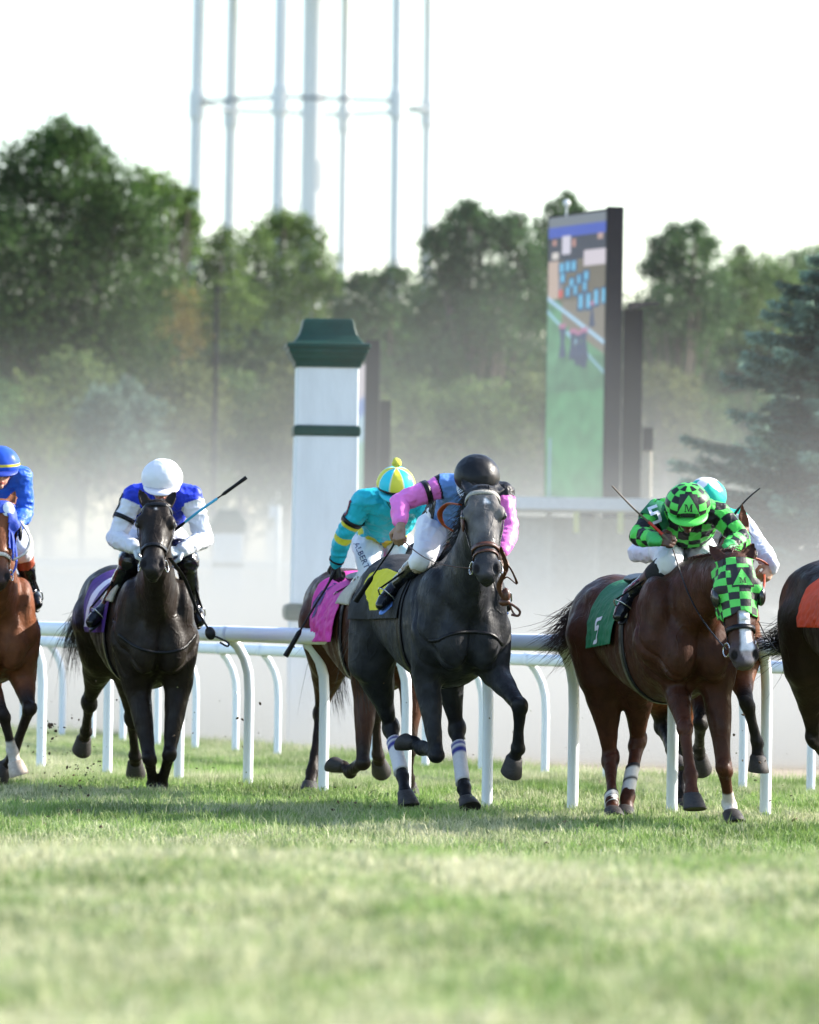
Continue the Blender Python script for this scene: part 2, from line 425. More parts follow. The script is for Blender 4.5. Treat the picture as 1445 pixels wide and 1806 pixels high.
class Horse: pass
def make_horse(c):
    H = Horse(); H.c = c; k = c.get('k', 1.0); D = c['D']; H.k = k; H.D = D
    yaw = math.radians(c['yaw']); pit = math.radians(c.get('pitch', 0))
    h0 = A((math.sin(yaw), -math.cos(yaw), 0)); h = h0 * math.cos(pit) + Z * math.sin(pit); up = Z * math.cos(pit) - h0 * math.sin(pit)
    l = np.cross(Z, h0); H.h, H.up, H.l = h, up, l
    C0 = A(P(c['chest'][0], c['chest'][1], D))
    def L(x, y, z): return C0 + k * ((x - 0.62) * h + y * l + (z - 1.20) * up)
    def W(q): return A(P(q[0], q[1], D + q[2]))
    H.L, H.W = L, W
    s = Soup()
    tors = [(-.90, 1.30, .09, .08), (-.84, 1.30, .18, .15), (-.72, 1.31, .25, .215), (-.55, 1.32, .275, .262), (-.38, 1.29, .275, .262), (-.2, 1.24, .275, .265), (0, 1.19, .30, .275),
            (.2, 1.17, .335, .275), (.38, 1.18, .37, .255), (.52, 1.19, .365, .235), (.66, 1.19, .30, .205), (.77, 1.17, .22, .165), (.84, 1.15, .13, .11)]
    fw = c.get('fw', 1.0)
    s.loft([s.ring(L(x, 0, zc), l, up, hw * k * c.get('bw', 1.0) * (1 + (fw - 1) * float(sstep(.12, .5, x))), hh * k, 28, 2.25) for x, zc, hh, hw in tors])
    s.ell(L(.50, 0, 1.46), l * .055 * k, h * .30 * k, up * .12 * k)          # withers
    for sd_ in (-1, 1):
        s.ell(L(.60, sd_ * .155 * fw, 1.22), l * .095 * k, (h * .5 - up * .3) * .34 * k, (up + h * .45) * .27 * k)
        s.ell(L(.765, sd_ * .085 * fw, 1.07), l * .10 * k, h * .095 * k, up * .17 * k)
        s.ell(L(-.58, sd_ * .125, 1.30), l * .145 * k, h * .26 * k, up * .25 * k)
        s.ell(L(-.42, sd_ * .19, 1.44), l * .05 * k, h * .1 * k, up * .07 * k)
    poll = W(c['poll']); nose = W(c['nose']); a = unit(nose - poll); kh = np.linalg.norm(nose - poll) / 0.60
    n0 = A(c.get('face', tuple(h * .9 + Z * .5))); n = unit(n0 - a * np.dot(n0, a)); lh = np.cross(n, a)
    H.poll, H.nose, H.a, H.n, H.lh, H.kh = poll, nose, a, n, lh, kh
    kw = c.get('kw', 1.0) * k; H.kw = kw
    def HP(t, lat=0, nn=0): return poll + a * t * kh + lh * lat * kw + n * nn * kw
    H.HP = HP
    # neck
    b0 = L(.50, 0, 1.27); b3 = HP(0.03, 0, -.055)
    b1 = b0 + (h * .32 + up * .14) * k; b2 = b3 - (n * .0 + unit(b3 - b0)) * .24 * k + Z * 0.02
    nr = [(0, .17 * fw, .31), (.15, .155 * fw, .27), (.3, .13 * fw, .225), (.45, .108, .185), (.6, .092, .155), (.75, .082, .135), (.9, .078, .12), (1, .072, .105)]
    H.neck = []
    R_ = []
    for t, rw, rh in nr:
        p = bez(b0, b1, b2, b3, t); d = unit(bez(b0, b1, b2, b3, min(1, t + .02)) - bez(b0, b1, b2, b3, max(0, t - .02)))
        v = unit(Z - d * np.dot(Z, d)); uu = np.cross(d, v); H.neck.append((p, d, uu, v, rw * k, rh * k))
        R_.append(s.ring(p, uu, v, rw * k, rh * k, 24))
    s.loft(R_)
    # head
    hd = [(-.05, .0, .052, .05, -.03), (0, 0, .078, .085, -.03), (.07, 0, .090, .108, -.045), (.15, 0, .104, .118, -.05), (.22, 0, .098, .120, -.055), (.30, 0, .080, .100, -.042),
          (.38, 0, .067, .082, -.028), (.46, 0, .060, .073, -.020), (.53, 0, .062, .066, -.018), (.58, 0, .056, .054, -.018), (.615, 0, .038, .032, -.02)]
    s.loft([s.ring(HP(t, 0, off), lh, n, rw * kw, rh * kw, 24, 2.3) for t, _, rw, rh, off in hd])
    for sd_ in (-1, 1):
        s.ell(HP(.165, sd_ * .088, .022), a * .045 * kw, lh * .030 * kw, n * .034 * kw)       # brow
        s.ell(HP(.21, sd_ * .060, -.105), a * .115 * kw, lh * .034 * kw, n * .085 * kw)       # jowl
        s.ell(HP(.30, sd_ * .066, -.002), a * .10 * kw, lh * .014 * kw, n * .014 * kw)        # facial crest
        s.ell(HP(.535, sd_ * .050, .012), a * .048 * kw, lh * .026 * kw, n * .034 * kw)       # nostril rim
        s.ell(HP(.12, sd_ * .050, .045), a * .07 * kw, lh * .035 * kw, n * .022 * kw)
    s.ell(HP(.585, 0, .008), a * .030 * kw, lh * .045 * kw, n * .034 * kw)                    # upper lip
    s.ell(HP(.560, 0, -.075), a * .045 * kw, lh * .038 * kw, n * .026 * kw)                   # lower lip, chin
    s.ell(HP(.47, 0, -.078), a * .09 * kw, lh * .040 * kw, n * .028 * kw)
    # ears
    for sd_, key in ((-1, 'earR'), (1, 'earL')):
        if key in c:
            tip = W(c[key]); base = HP(-.005, sd_ * .062, .0); e = tip - base; ed = unit(e); fr = unit(n - ed * np.dot(n, ed)); el = np.cross(ed, fr)
            s.loft([s.ring(base + e * t, el, fr, rw * kw, rw * .55 * kw, 12) for t, rw in ((-.15, .024), (.0, .030), (.25, .034), (.5, .031), (.75, .021), (.95, .008))])
            setattr(H, key, (base, tip, el, fr))
    # legs
    lower = {}; H.legs = {}
    for key in ('RF', 'LF'):
        if key not in c: continue
        sd_ = 1 if key[0] == 'L' else -1; E, K, Fk, Cn, Hb = [W(q) for q in c[key]]
        S0 = L(.64, sd_ * .14 * fw, 1.14)
        s.caps(S0, E, .150 * k, .096 * k)
        s.ell(lerp(S0, E, .75), unit(E - S0) * .16 * k, l * .074 * k, h * .11 * k)
        s.chain([E, lerp(E, K, .3), lerp(E, K, .62), lerp(E, K, .86), K], [.088 * k, .076 * k, .054 * k, .044 * k, .046 * k])
        d2 = unit(Fk - K); dor = unit(np.cross(d2, l)); 
        s.ell(K + dor * .006, d2 * .062 * k, l * .051 * k, dor * .048 * k); s.ell(K - dor * .03 * k, d2 * .045 * k, l * .032 * k, dor * .034 * k)
        s.chain([K, lerp(K, Fk, .22), lerp(K, Fk, .55), lerp(K, Fk, .85), Fk], [.044 * k, .036 * k, .031 * k, .034 * k, .042 * k])
        s.chain([lerp(K, Fk, .15) - dor * .024 * k, lerp(K, Fk, .5) - dor * .027 * k, Fk - dor * .02 * k], [.026 * k, .023 * k, .030 * k])
        s.ell(Fk, d2 * .046 * k, l * .046 * k, dor * .044 * k)
        s.chain([Fk, lerp(Fk, Cn, .5), Cn], [.043 * k, .035 * k, .043 * k])
        lower[key] = [lerp(E, K, .55), K, Fk, Cn]; H.legs[key] = (E, K, Fk, Cn, Hb, dor)
    for key in ('RH', 'LH'):
        if key not in c: continue
        sd_ = 1 if key[0] == 'L' else -1; St, Hk, Fk, Cn, Hb = [W(q) for q in c[key]]
        H0 = L(-.52, sd_ * .12, 1.24)
        s.caps(H0, St, .205 * k, .15 * k)
        s.caps(L(-.78, sd_ * .11, 1.2), lerp(St, Hk, .35), .11 * k, .085 * k)
        s.chain([St, lerp(St, Hk, .3), lerp(St, Hk, .65), lerp(St, Hk, .88), Hk], [.140 * k, .108 * k, .062 * k, .044 * k, .050 * k])
        d2 = unit(Fk - Hk); dor = unit(np.cross(d2, l))
        s.ell(Hk, d2 * .080 * k, l * .055 * k, dor * .066 * k)
        s.caps(Hk - dor * .03 * k, Hk - dor * .055 * k - d2 * .065 * k, .036 * k, .028 * k)
        s.caps(Hk - dor * .055 * k - d2 * .065 * k, lerp(St, Hk, .62) - dor * .03 * k, .026 * k, .03 * k)
        s.chain([Hk, lerp(Hk, Fk, .22), lerp(Hk, Fk, .55), lerp(Hk, Fk, .85), Fk], [.046 * k, .036 * k, .030 * k, .034 * k, .043 * k])
        s.chain([lerp(Hk, Fk, .12) - dor * .03 * k, lerp(Hk, Fk, .5) - dor * .028 * k, Fk - dor * .02 * k], [.028 * k, .024 * k, .030 * k])
        s.ell(Fk, d2 * .046 * k, l * .046 * k, dor * .044 * k)
        s.chain([Fk, lerp(Fk, Cn, .5), Cn], [.043 * k, .036 * k, .044 * k])
        lower[key] = [lerp(St, Hk, .6), Hk, Fk, Cn]; H.legs[key] = (St, Hk, Fk, Cn, Hb, dor)
    V, F, N = remesh(s, c.get('vox', .010), 4, .6)
    wm = sstep(.12, .24, poly_dist(V, [HP(-.02, 0, -.03), HP(.6, 0, -.02)]))
    for pl in lower.values(): wm = wm * sstep(.06, .17, poly_dist(V, [lerp(pl[0], pl[1], .0)] + pl[1:]))
    vx = c.get('vox', .010); V = relax(V, F, wm, int(34 * (.0095 / vx) ** 2)); N = normals(V, F)
    # nostrils and ears hollowed
    for sd_ in (-1, 1):
        q = HP(.550, sd_ * .050, .030); dd = (V - q); e1 = dd @ a / (.030 * kw); e2 = dd @ lh / (.017 * kw); e3 = dd @ n / (.030 * kw)
        w = np.clip(1.25 - np.sqrt(e1 ** 2 + e2 ** 2 + e3 ** 2), 0, 1); V -= (lh * sd_ * .5 + n * .8 - a * .2)[None] * w[:, None] * .022 * kw
        key = 'earL' if sd_ == 1 else 'earR'
        if hasattr(H, key):
            b_, t_, el, fr = getattr(H, key); ed = t_ - b_; q = V - b_; tt = q @ ed / (ed @ ed); la = np.abs(q @ el); ff = q @ fr
            w = ((tt > .12) & (tt < .85) & (ff > .0) & (la < .026 * kw) & (ff < .04)) * (1 - (la / (.026 * kw)) ** 2).clip(0, 1); V -= fr[None] * w[:, None] * .020 * kw
    # coat colour
    base = A(c['base']); pts = A(c.get('points', c['base'])); col = np.repeat(base[None], len(V), 0)
    nz = vnoise(V, 3.0, 3)[:, None]; col = col * (1 + .18 * nz + c.get('dapple', 0) * vnoise(V, 16, 33)[:, None])
    if 'belly' in c:
        w = sstep(1.15, .85, ((V - C0) @ up) / k + 1.20)[:, None]; col = col * (1 - w) + A(c['belly']) * w
    for key, pl in lower.items():
        d = poly_dist(V, pl[1:]); w = sstep(.21 * k, .06 * k, d)
        col = col * (1 - w[:, None]) + pts * w[:, None]
        sock = c.get('socks', {}).get(key)
        if sock:
            q = lerp(pl[2], pl[1], sock); w = sstep(.085, .07, poly_dist(V, [q, pl[2], pl[3]])); col = col * (1 - w[:, None]) + A((.55, .5, .46)) * w[:, None]
    q = V - poll; tt = q @ a / kh; la = q @ lh / kw; nn = q @ n / kw
    inhead = (tt > -.08) & (tt < .68) & (np.abs(la) < .14) & (nn > -.24) & (nn < .2)
    muz = A(c.get('muzzle', tuple(base * .5)))
    w = sstep(.42, .56, tt) * inhead; col = col * (1 - w[:, None]) + muz * w[:, None]
    if 'facelight' in c:
        w = inhead * (nn > -.07) * sstep(-.05, .1, nn) * (.55 + .45 * vnoise(V, 14, 5)) * sstep(-.02, .1, tt) * (1 - .8 * sstep(.3, .42, tt)); col = col * (1 - w[:, None]) + A(c['facelight']) * w[:, None]
    for (t0, t1, w0, w1, cx0, cx1, mc) in c.get('marks', []):
        f = np.clip((tt - t0) / (t1 - t0), 0, 1); cx = cx0 * (1 - f) + cx1 * f; ww = w0 * (1 - f) + w1 * f
        w = inhead * (nn > -.02) * sstep(.006, -.006, np.abs(la - cx) - ww * (1 + .18 * vnoise(V, 28, 9))) * sstep(-.008, .008, tt - t0) * sstep(.012, -.012, tt - t1)
        col = col * (1 - w[:, None]) + A(mc) * w[:, None]
    for sd_ in (-1, 1):
        q = V - HP(.552, sd_ * .052, .022); e = np.sqrt((q @ a / (.024 * kw)) ** 2 + (q @ lh / (.016 * kw)) ** 2 + (q @ n / (.030 * kw)) ** 2)
        w = sstep(1.25, .85, e); col = col * (1 - w[:, None]) + A((.006, .004, .004)) * w[:, None]
    for sd_ in (-1, 1):
        q = V - HP(.182, sd_ * .1, .012); w = sstep(.036, .018, np.linalg.norm(q, axis=1)); col = col * (1 - .75 * w[:, None])
    q = V - HP(.590, 0, -.045); e = np.sqrt((q @ a / .012) ** 2 + (q @ n / .012) ** 2 ); w = sstep(1.3, .7, e) * (np.abs(q @ lh) < .04); col = col * (1 - .7 * w[:, None])
    X_ = ((V - C0) @ h) / k + .62; Y_ = ((V - C0) @ l) / k; Z_ = ((V - C0) @ up) / k + 1.20; body = wm
    g1 = np.exp(-(Y_ / .022) ** 2) * sstep(.60, .74, X_) * sstep(1.30, 1.12, Z_)                                  # groove between the breast muscles
    g2 = np.exp(-((X_ - .50 - (1.35 - Z_) * .35) / .020) ** 2) * sstep(.06, .14, np.abs(Y_)) * sstep(1.5, 1.4, Z_) * sstep(.86, .95, Z_)     # line behind the shoulder
    g3 = np.exp(-((X_ - .74 + (Z_ - 1.05) * .55) / .018) ** 2) * sstep(.05, .12, np.abs(Y_)) * sstep(.88, .98, Z_) * sstep(1.42, 1.3, Z_)     # neck meets shoulder
    g4 = np.exp(-((X_ + .34 + (1.2 - Z_) * .22) / .028) ** 2) * sstep(.08, .15, np.abs(Y_)) * sstep(1.48, 1.36, Z_)                        # flank
    rib = np.sin(X_ * 58 + Z_ * 9) * sstep(.40, .30, X_) * sstep(-.25, -.12, X_) * sstep(1.4, 1.3, Z_) * sstep(.95, 1.02, Z_)
    rg_ = np.abs(vnoise(V * A((1, 1, .45)), 13, 41))
    V = V + N * (vnoise(V, 7, 21) * .0040 + vnoise(V, 16, 22) * .0020 - body * (.024 * g1 + .014 * g2 + .017 * g3 + .012 * g4) + body * rib * .0014 - rg_ * .0035 * body)[:, None]
    g = C0 - h * .45; base_loc = Vector((g[0], g[1], 0))
    H.root = obj('racehorse', V, F, M_coat, None, base_loc, col); tag(H.root, c['label'], 'horse', 'racehorses galloping towards the camera')
    H.bvh = bvh_of(V, F); root = H.root
    # hooves
    for key, (E, K, Fk, Cn, Hb, dor) in H.legs.items():
        dn = unit(Hb - Cn); dr = dor
        hoof(root, Cn, dn, dr, k, M_hoof_pale if key in c.get('palehoof', ()) else M_hoof)
    # eyes
    for sd_ in (-1, 1):
        s = Soup(); s.ell(HP(.182, sd_ * .1035, .016), a * .024 * kw, lh * .020 * kw, n * .022 * kw); sobj('eye', s, M_eye, root)
        s = Soup()
        s.tube([HP(.150 + .0 * j, sd_ * (.108 + .006 * math.sin(j * math.pi)), .020) + a * kw * .052 * j + n * kw * .012 * math.sin(j * math.pi) for j in np.linspace(0, 1, 7)], .0055 * kw, 6); sobj('eyelid', s, M_coatdark, root)
    # mane and forelock
    s = Soup(); ms = c.get('mane_side', -1)
    for i in range(c.get('mane_n', 150) * 3):
        t = hr.uniform(.25, 1.0); j = min(int(t * (len(H.neck) - 1)), len(H.neck) - 2); f = t * (len(H.neck) - 1) - j
        p = lerp(H.neck[j][0], H.neck[j + 1][0], f) + lerp(H.neck[j][3] * H.neck[j][5], H.neck[j + 1][3] * H.neck[j + 1][5], f) * .97
        uu = H.neck[j][2] * ms; ln = hr.uniform(.08, .17) * c.get('mane_len', 1); lift = hr.uniform(-.2, .8)
        d0 = unit(Z * .5 - h * .35 + uu * hr.uniform(-.2, .5)); d1 = unit(-Z * .6 * (1 - lift) - h * .7 + uu * .7 + A([hr.gauss(0, .2) for _ in range(3)]))
        pp = [p - d0 * .01, p + d0 * .02, p + d0 * .03 + d1 * ln * .4, p + d0 * .015 + d1 * ln * .75, p - Z * .012 + d1 * ln]
        s.tube(pp, [.0036, .0036, .003, .0022, .0006], 3)
    sobj('mane', s, c['hair'], root)
    s = Soup()
    for i in range(46):
        p = HP(.005, hr.gauss(0, .018), .03); la_ = hr.gauss(0, .35); ln = hr.uniform(.5, 1) * c.get('fore', .09)
        s.tube([p, p + n * .02 + Z * .012, p + n * .02 + a * ln * .5 + lh * la_ * ln * .5, p + n * .012 + a * ln * .9 + lh * la_ * ln], [.003, .003, .0024, .0006], 3)
    sobj('forelock', s, c['hair'], root)
    # tail
    s = Soup(); tr = L(-.86, 0, 1.42)
    path = [tr] + ([W(q) for q in c['tail']] if 'tail' in c else [L(-1.05, 0, 1.42), L(-1.3, 0, 1.25), L(-1.45, .02, 1.0)])
    s.tube(smooth_path(path[:3], 6), [.035, .034, .032, .026, .018, .01], 8)
    hair(s, tr, smooth_path(path, 9), c.get('tail_n', 260), .022, c.get('tail_sp', .05), .0021, c.get('seed', 1), c.get('tail_wild', .2))
    sobj('tail', s, c['hair'], root)
    return H
M_coatdark = mat('eyelid_skin', (0.01, 0.008, 0.007), 0.4, 0.1, 20, 0.0)
M_hair_black = mat('black_hair', (0.010, 0.008, 0.008), 0.45, 0.3, 30, 0, spec=.2)
M_hair_red = mat('chestnut_hair', (0.045, 0.015, 0.009), 0.5, 0.5, 30, 0, spec=.2)
M_hair_grey = mat('grey_hair', (0.025, 0.025, 0.028), 0.45, 0.4, 30, 0, spec=.2)

def bridle(H, m=None, nose_m=None, brow=True, brow_m=None, noseband=True, cheek=True, ring=True, dbl=False):
    """bridle parts, each laid on the head"""
    m = m or M_black; HP, a, n, lh, kw, root, b = H.HP, H.a, H.n, H.lh, H.kw, H.root, H.bvh
    H.bits = {}
    e = tag(link('bridle', None, root), None)
    WLOC[e.name] = WLOC[root.name]
    if brow:
        s = Soup(); band(s, b, HP(.045, 0, -.04), n, lh, .024 * kw, .004, .006, -1.75, 1.75, 28, axis=a, tilt=0); sobj('browband', s, brow_m or m, e)
    if noseband:
        s = Soup(); band(s, b, HP(.40, 0, -.03), n, lh, .026 * kw, .003, .006, -2.6, 2.6, 40, axis=unit(a + n * .12)); sobj('noseband', s, nose_m or m, e)
        if dbl:
            s = Soup(); band(s, b, HP(.445, 0, -.03), n, lh, .016 * kw, .003, .005, -2.6, 2.6, 40, axis=unit(a + n * .12)); sobj('flash_strap', s, nose_m or m, e)
    for sd_ in (-1, 1):
        if cheek:
            s = Soup(); strap(s, b, [HP(-.0, sd_ * .075, -.06), HP(.12, sd_ * .11, -.045), HP(.28, sd_ * .095, -.05), HP(.47, sd_ * .07, -.045)], .017 * kw, .005, .004, 16); sobj('cheekpiece', s, m, e)
        if ring:
            c = HP(.495, sd_ * .076, -.045); s = Soup()
            fd = unit(lh * sd_ + n * .35); uu = unit(np.cross(fd, a)); vv = np.cross(fd, uu)
            s.loft([s.ring(c + (uu * math.cos(t) + vv * math.sin(t)) * .034 * kw, uu * math.cos(t) + vv * math.sin(t), fd, .0045, .0045, 6) for t in np.linspace(0, 2 * math.pi, 20, endpoint=False)], 0, False, True)
            sobj('bit_ring', s, M_steel, e); H.bits[sd_] = c
    return e
def reins(H, hands, m=None, sag=.04, w=.010):
    for sd_, hand_ in hands.items():
        p = H.bits[sd_]; q = A(hand_); s = Soup(); pts = [lerp(p, q, t) - Z * sag * math.sin(math.pi * t) + H.lh * sd_ * .03 * math.sin(math.pi * t) for t in np.linspace(0, 1, 9)]
        s.tube(pts, w * .8, 6, 0, .35); sobj('rein', s, m or M_black, H.root)
def body_patch(H, name, mats, u0, u1, ph0, ph1, nu, nv, off, fn, parent=None, flare=.0, wob=.004, th=.004, seed=1, smooth_r=2, zc=1.2, edge=None):
    """cloth lying over the back: a grid dropped onto the body, with folds"""
    L, l, up, b, k = H.L, H.l, H.up, H.bvh, H.k; R_ = np.zeros((nu, nv)); U = np.linspace(u0, u1, nu); T = np.linspace(ph0, ph1, nv)
    for i, x in enumerate(U):
        c = L(x, 0, zc)
        for j, t in enumerate(T):
            d = up * math.cos(t) + l * math.sin(t); h_ = b.ray_cast(Vector(c + d * .62 * k), Vector(-d), .62 * k)
            R_[i, j] = .62 * k - h_[3] if h_[0] is not None else .28 * k
    R_ = np.clip(R_, .2 * k, .40 * k)
    for _ in range(smooth_r):
        Q = np.pad(R_, 1, 'edge'); M_ = (Q[:-2, 1:-1] + Q[2:, 1:-1] + Q[1:-1, :-2] + Q[1:-1, 2:]) / 4; R_ = np.maximum(R_, M_)
    V = []
    for i, x in enumerate(U):
        for j, t in enumerate(T):
            e_ = edge(i / (nu - 1), j / (nv - 1)) if edge else 0
            d = up * math.cos(t) + l * math.sin(t); f = abs(t) / max(abs(ph0), abs(ph1))
            V.append(L(x + e_, 0, zc) + d * (R_[i, j] + off + flare * f ** 3))
    V = np.array(V); dirs = V - L((u0 + u1) / 2, 0, zc); dirs /= np.linalg.norm(dirs, axis=1)[:, None]
    f = np.abs(np.tile(T, nu)) / max(abs(ph0), abs(ph1))
    V = V + dirs * ((vnoise(V, 11, seed) * 1.5 * wob + vnoise(V, 26, seed + 1) * wob) * (f ** 1.5))[:, None]
    F = []; mi = []
    for i in range(nu - 1):
        for j in range(nv - 1):
            F.append((i * nv + j, i * nv + j + 1, (i + 1) * nv + j + 1, (i + 1) * nv + j)); mi.append(fn(U[i], math.degrees(T[j])))
    o = obj(name, V, F, mats, parent or H.root, midx=mi)
    md = o.modifiers.new('thickness', 'SOLIDIFY'); md.thickness = th; md.offset = 0
    return o, bvh_of(V, F)
# ------------------------------------------------------------------ riders
def hand(s, w, d, nrm, side, curl=1.0, k=1.0, grip=True):
    """palm, four curled fingers and a thumb; d wrist to knuckles, nrm back of the hand, side = thumb side vector sign"""
    d = unit(d); nrm = unit(A(nrm) - d * np.dot(nrm, d)); t = np.cross(d, nrm) * side; w = A(w)
    s.ell(w + d * .045 * k, d * .05 * k, t * .038 * k, nrm * .016 * k); s.caps(w - d * .01, w + d * .03 * k, .026 * k, .026 * k)
    for i, (ln, o_) in enumerate(((.95, .030), (1.05, .010), (1.0, -.010), (.82, -.029))):
        p = w + d * (.088 - .006 * abs(i - 1)) * k + t * o_ * k; s.caps(w + d * .02 * k + t * o_ * .7 * k, p, .013 * k, .0125 * k)
        ang = 0; r = .0105 * k
        for seg, add in ((.042, 62), (.027, 80), (.021, 55)):
            ang += math.radians(add) * curl; dr = d * math.cos(ang) - nrm * math.sin(ang); q = p + dr * seg * ln * k
            s.caps(p, q, r, r * .93); p = q; r *= .92
    p = w + d * .022 * k + t * .030 * k; q = p + unit(d * .6 + t * .75 - nrm * .35) * .042 * k; q2 = q + unit(d * .75 - t * .15 - nrm * .6) * .034 * k; q3 = q2 + unit(d * .3 - t * .75 - nrm * .5) * .026 * k
    s.chain([p, q, q2, q3], [.016 * k, .013 * k, .0115 * k, .0095 * k])

def make_rider(c):
    D = c['D']; kk = c.get('k', 1.0)
    def W(q): return A(P(q[0], q[1], D + q[2]))
    J = {k_: W(v) for k_, v in c['J'].items()}
    head, nk, pel = J['head'], J['neck'], J['pelvis']; sR, sL = J['shR'], J['shL']; hR = J.get('hipR', pel + A((-.11, 0, -.02))); hL = J.get('hipL', pel + A((.11, 0, -.02)))
    shm = (sR + sL) / 2; lat_s = unit(sL - sR); lat_h = unit(hL - hR); chest = lerp(pel, shm, .62); waist = lerp(pel, shm, .3) + Z * .02
    fd = unit(A(c['face'])); hu = unit(A(c['top']) - fd * np.dot(c['top'], fd)); hl = np.cross(hu, fd)  # head frame: face direction, crown direction, side
    hc = head
    def torso(s, g):
        rows = [(pel - unit(shm - pel) * .09, lat_h, .10, .07), (pel, lat_h, .155, .115), (lerp(pel, waist, .6), lat_h, .145, .105), (waist, lerp(lat_h, lat_s, .4), .135, .10),
                (chest, lat_s, .160, .118), (lerp(chest, shm, .55), lat_s, .168, .115), (shm + unit(shm - pel) * .01, lat_s, .145, .085), (shm + unit(shm - pel) * .055, lat_s, .08, .06)]
        R_ = []
        for i, (p, la, rw, rh) in enumerate(rows):
            q0 = rows[max(i - 1, 0)][0]; q1 = rows[min(i + 1, len(rows) - 1)][0]; d = unit(q1 - q0); la = unit(A(la) - d * np.dot(la, d)); v = np.cross(d, la)
            R_.append(s.ring(p, la, v, (rw + g) * kk, (rh + g) * kk, 22, 2.2))
        s.loft(R_)
    def arm(s, S_, E_, W_, g, full=1.0):
        end = lerp(E_, W_, full)
        s.caps(lerp(shm, S_, .55), S_, (.075 + g) * kk, (.062 + g) * kk)
        s.chain([S_, lerp(S_, E_, .45), E_, lerp(E_, W_, .35), end], [(.060 + g) * kk, (.052 + g) * kk, (.043 + g) * kk, (.043 + g) * kk, (.029 + g) * kk])
    def leg(s, Hp, Kn, An, g, t0=0, t1=1.0):
        s.chain([lerp(pel, Hp, .7), Hp, lerp(Hp, Kn, .5), Kn], [(.10 + g) * kk, (.098 + g) * kk, (.078 + g) * kk, (.058 + g) * kk])
        if t1 > 0: s.chain([Kn, lerp(Kn, An, min(.33, t1)), lerp(Kn, An, t1)], [(.057 + g) * kk, (.056 + g) * kk, (.040 + (1 - t1) * .02 + g) * kk])
    s = Soup(); torso(s, 0)
    for S_, E_, W_ in ((sR, J['elR'], J['wrR']), (sL, J['elL'], J['wrL'])): arm(s, S_, E_, W_, 0)
    legs = [(hR, J['knR'], J['anR'], J['toR'])] + ([(hL, J['knL'], J['anL'], J['toL'])] if 'knL' in J else [])
    for Hp, Kn, An, To in legs:
        leg(s, Hp, Kn, An, 0); s.chain([An, lerp(An, To, .5), To], [.040 * kk, .038 * kk, .028 * kk])
    s.caps(shm + unit(shm - pel) * .03, hc - hu * .03 - fd * .02, .062 * kk, .055 * kk)
    s.ell(hc, hl * .076 * kk, fd * .094 * kk, hu * .105 * kk); s.ell(hc + fd * .030 - hu * .055, hl * .054 * kk, fd * .060 * kk, hu * .060 * kk)
    s.ell(hc + fd * .070 - hu * .105, hl * .022 * kk, fd * .02 * kk, hu * .018 * kk)                                       # chin
    s.caps(hc + fd * .088 - hu * .005, hc + fd * .112 - hu * .043, .009 * kk, .014 * kk)                                    # nose
    s.ell(hc + fd * .090 - hu * .074, hl * .024 * kk, fd * .010 * kk, hu * .006 * kk); s.ell(hc + fd * .088 - hu * .084, hl * .020 * kk, fd * .010 * kk, hu * .006 * kk)
    for q in (-1, 1):
        s.ell(hc + hl * q * .078 * kk - hu * .02, hl * .008, fd * .018, hu * .030); s.ell(hc + hl * q * .045 + fd * .068 - hu * .035, hl * .02, fd * .018, hu * .016)
    for hk, Wk, Ek, sd_ in (('haR', 'wrR', 'elR', 1), ('haL', 'wrL', 'elL', -1)):
        if hk in c: hd_, hn, ts = c[hk]; hand(s, J[Wk], hd_, hn, ts, c.get('curl', 1.0), kk)
    V, F, N = remesh(s, c.get('vox', .0055), 2, .5)
    skin = A(c.get('skin', (.36, .19, .13))); col = np.repeat(skin[None], len(V), 0) * (1 + .12 * vnoise(V, 30, 2))[:, None]
    q = V - hc; t = (q @ fd > .06); ll = np.abs(q @ hl); hh = q @ hu
    lip = t & (ll < .026) & (np.abs(hh + .079) < .010); col[lip] *= A((1.0, .5, .5))
    eye = t & (np.abs(ll - .033) < .014) & (np.abs(hh + .012) < .006); col[eye] *= .12
    brow = t & (np.abs(ll - .035) < .020) & (np.abs(hh - .010) < .005); col[brow] *= .25
    ground = Vector((pel[0], pel[1], 0))
    root = obj('person', V, F, M_skin, None, Vector(pel), col); tag(root, c['label'], 'person', 'jockeys riding in the race')
    B = Horse(); B.root = root; B.J = J; B.bvh = bvh_of(V, F); B.hc, B.fd, B.hu, B.hl, B.W = hc, fd, hu, hl, W; B.shm = shm; B.pel = pel; B.lat = lat_s; B.kk = kk
    # silks
    s = Soup(); torso(s, .013); fr = c.get('sleeve', 1.0)
    for S_, E_, W_, f_ in ((sR, J['elR'], J['wrR'], c.get('sleeveR', fr)), (sL, J['elL'], J['wrL'], c.get('sleeveL', fr))): arm(s, S_, E_, W_, .011, f_)
    s.caps(shm + unit(shm - pel) * .02, shm + unit(hc - shm) * .07, .078 * kk, .068 * kk)
    V, F, N = remesh(s, .0054, 4, .5)
    wr = vnoise(V * A((1, 1, .6)), 15, 5) * .006 + vnoise(V, 33, 6) * .002 - np.abs(vnoise(V * A((.7, 1, 1.3)), 19, 15)) * .013 - np.abs(vnoise(V * A((1.2, 1, .8)), 38, 16)) * .004 + .005
    wr = np.maximum(wr + .006, -.004); V = V + N * wr[:, None]
    segs = [('R1', sR, J['elR']), ('R2', J['elR'], J['wrR']), ('L1', sL, J['elL']), ('L2', J['elL'], J['wrL'])]
    lab = np.full(len(V), -1); bd = np.full(len(V), .085); tt = np.zeros(len(V))
    for i, (_, a_, b_) in enumerate(segs):
        d, t = seg_dist(V, a_, b_); lim = np.where((i % 2 == 0) & (t < .12), 0, 1) ; m_ = (d < bd) & (lim == 1); lab[m_] = i; bd[m_] = d[m_]; tt[m_] = t[m_]
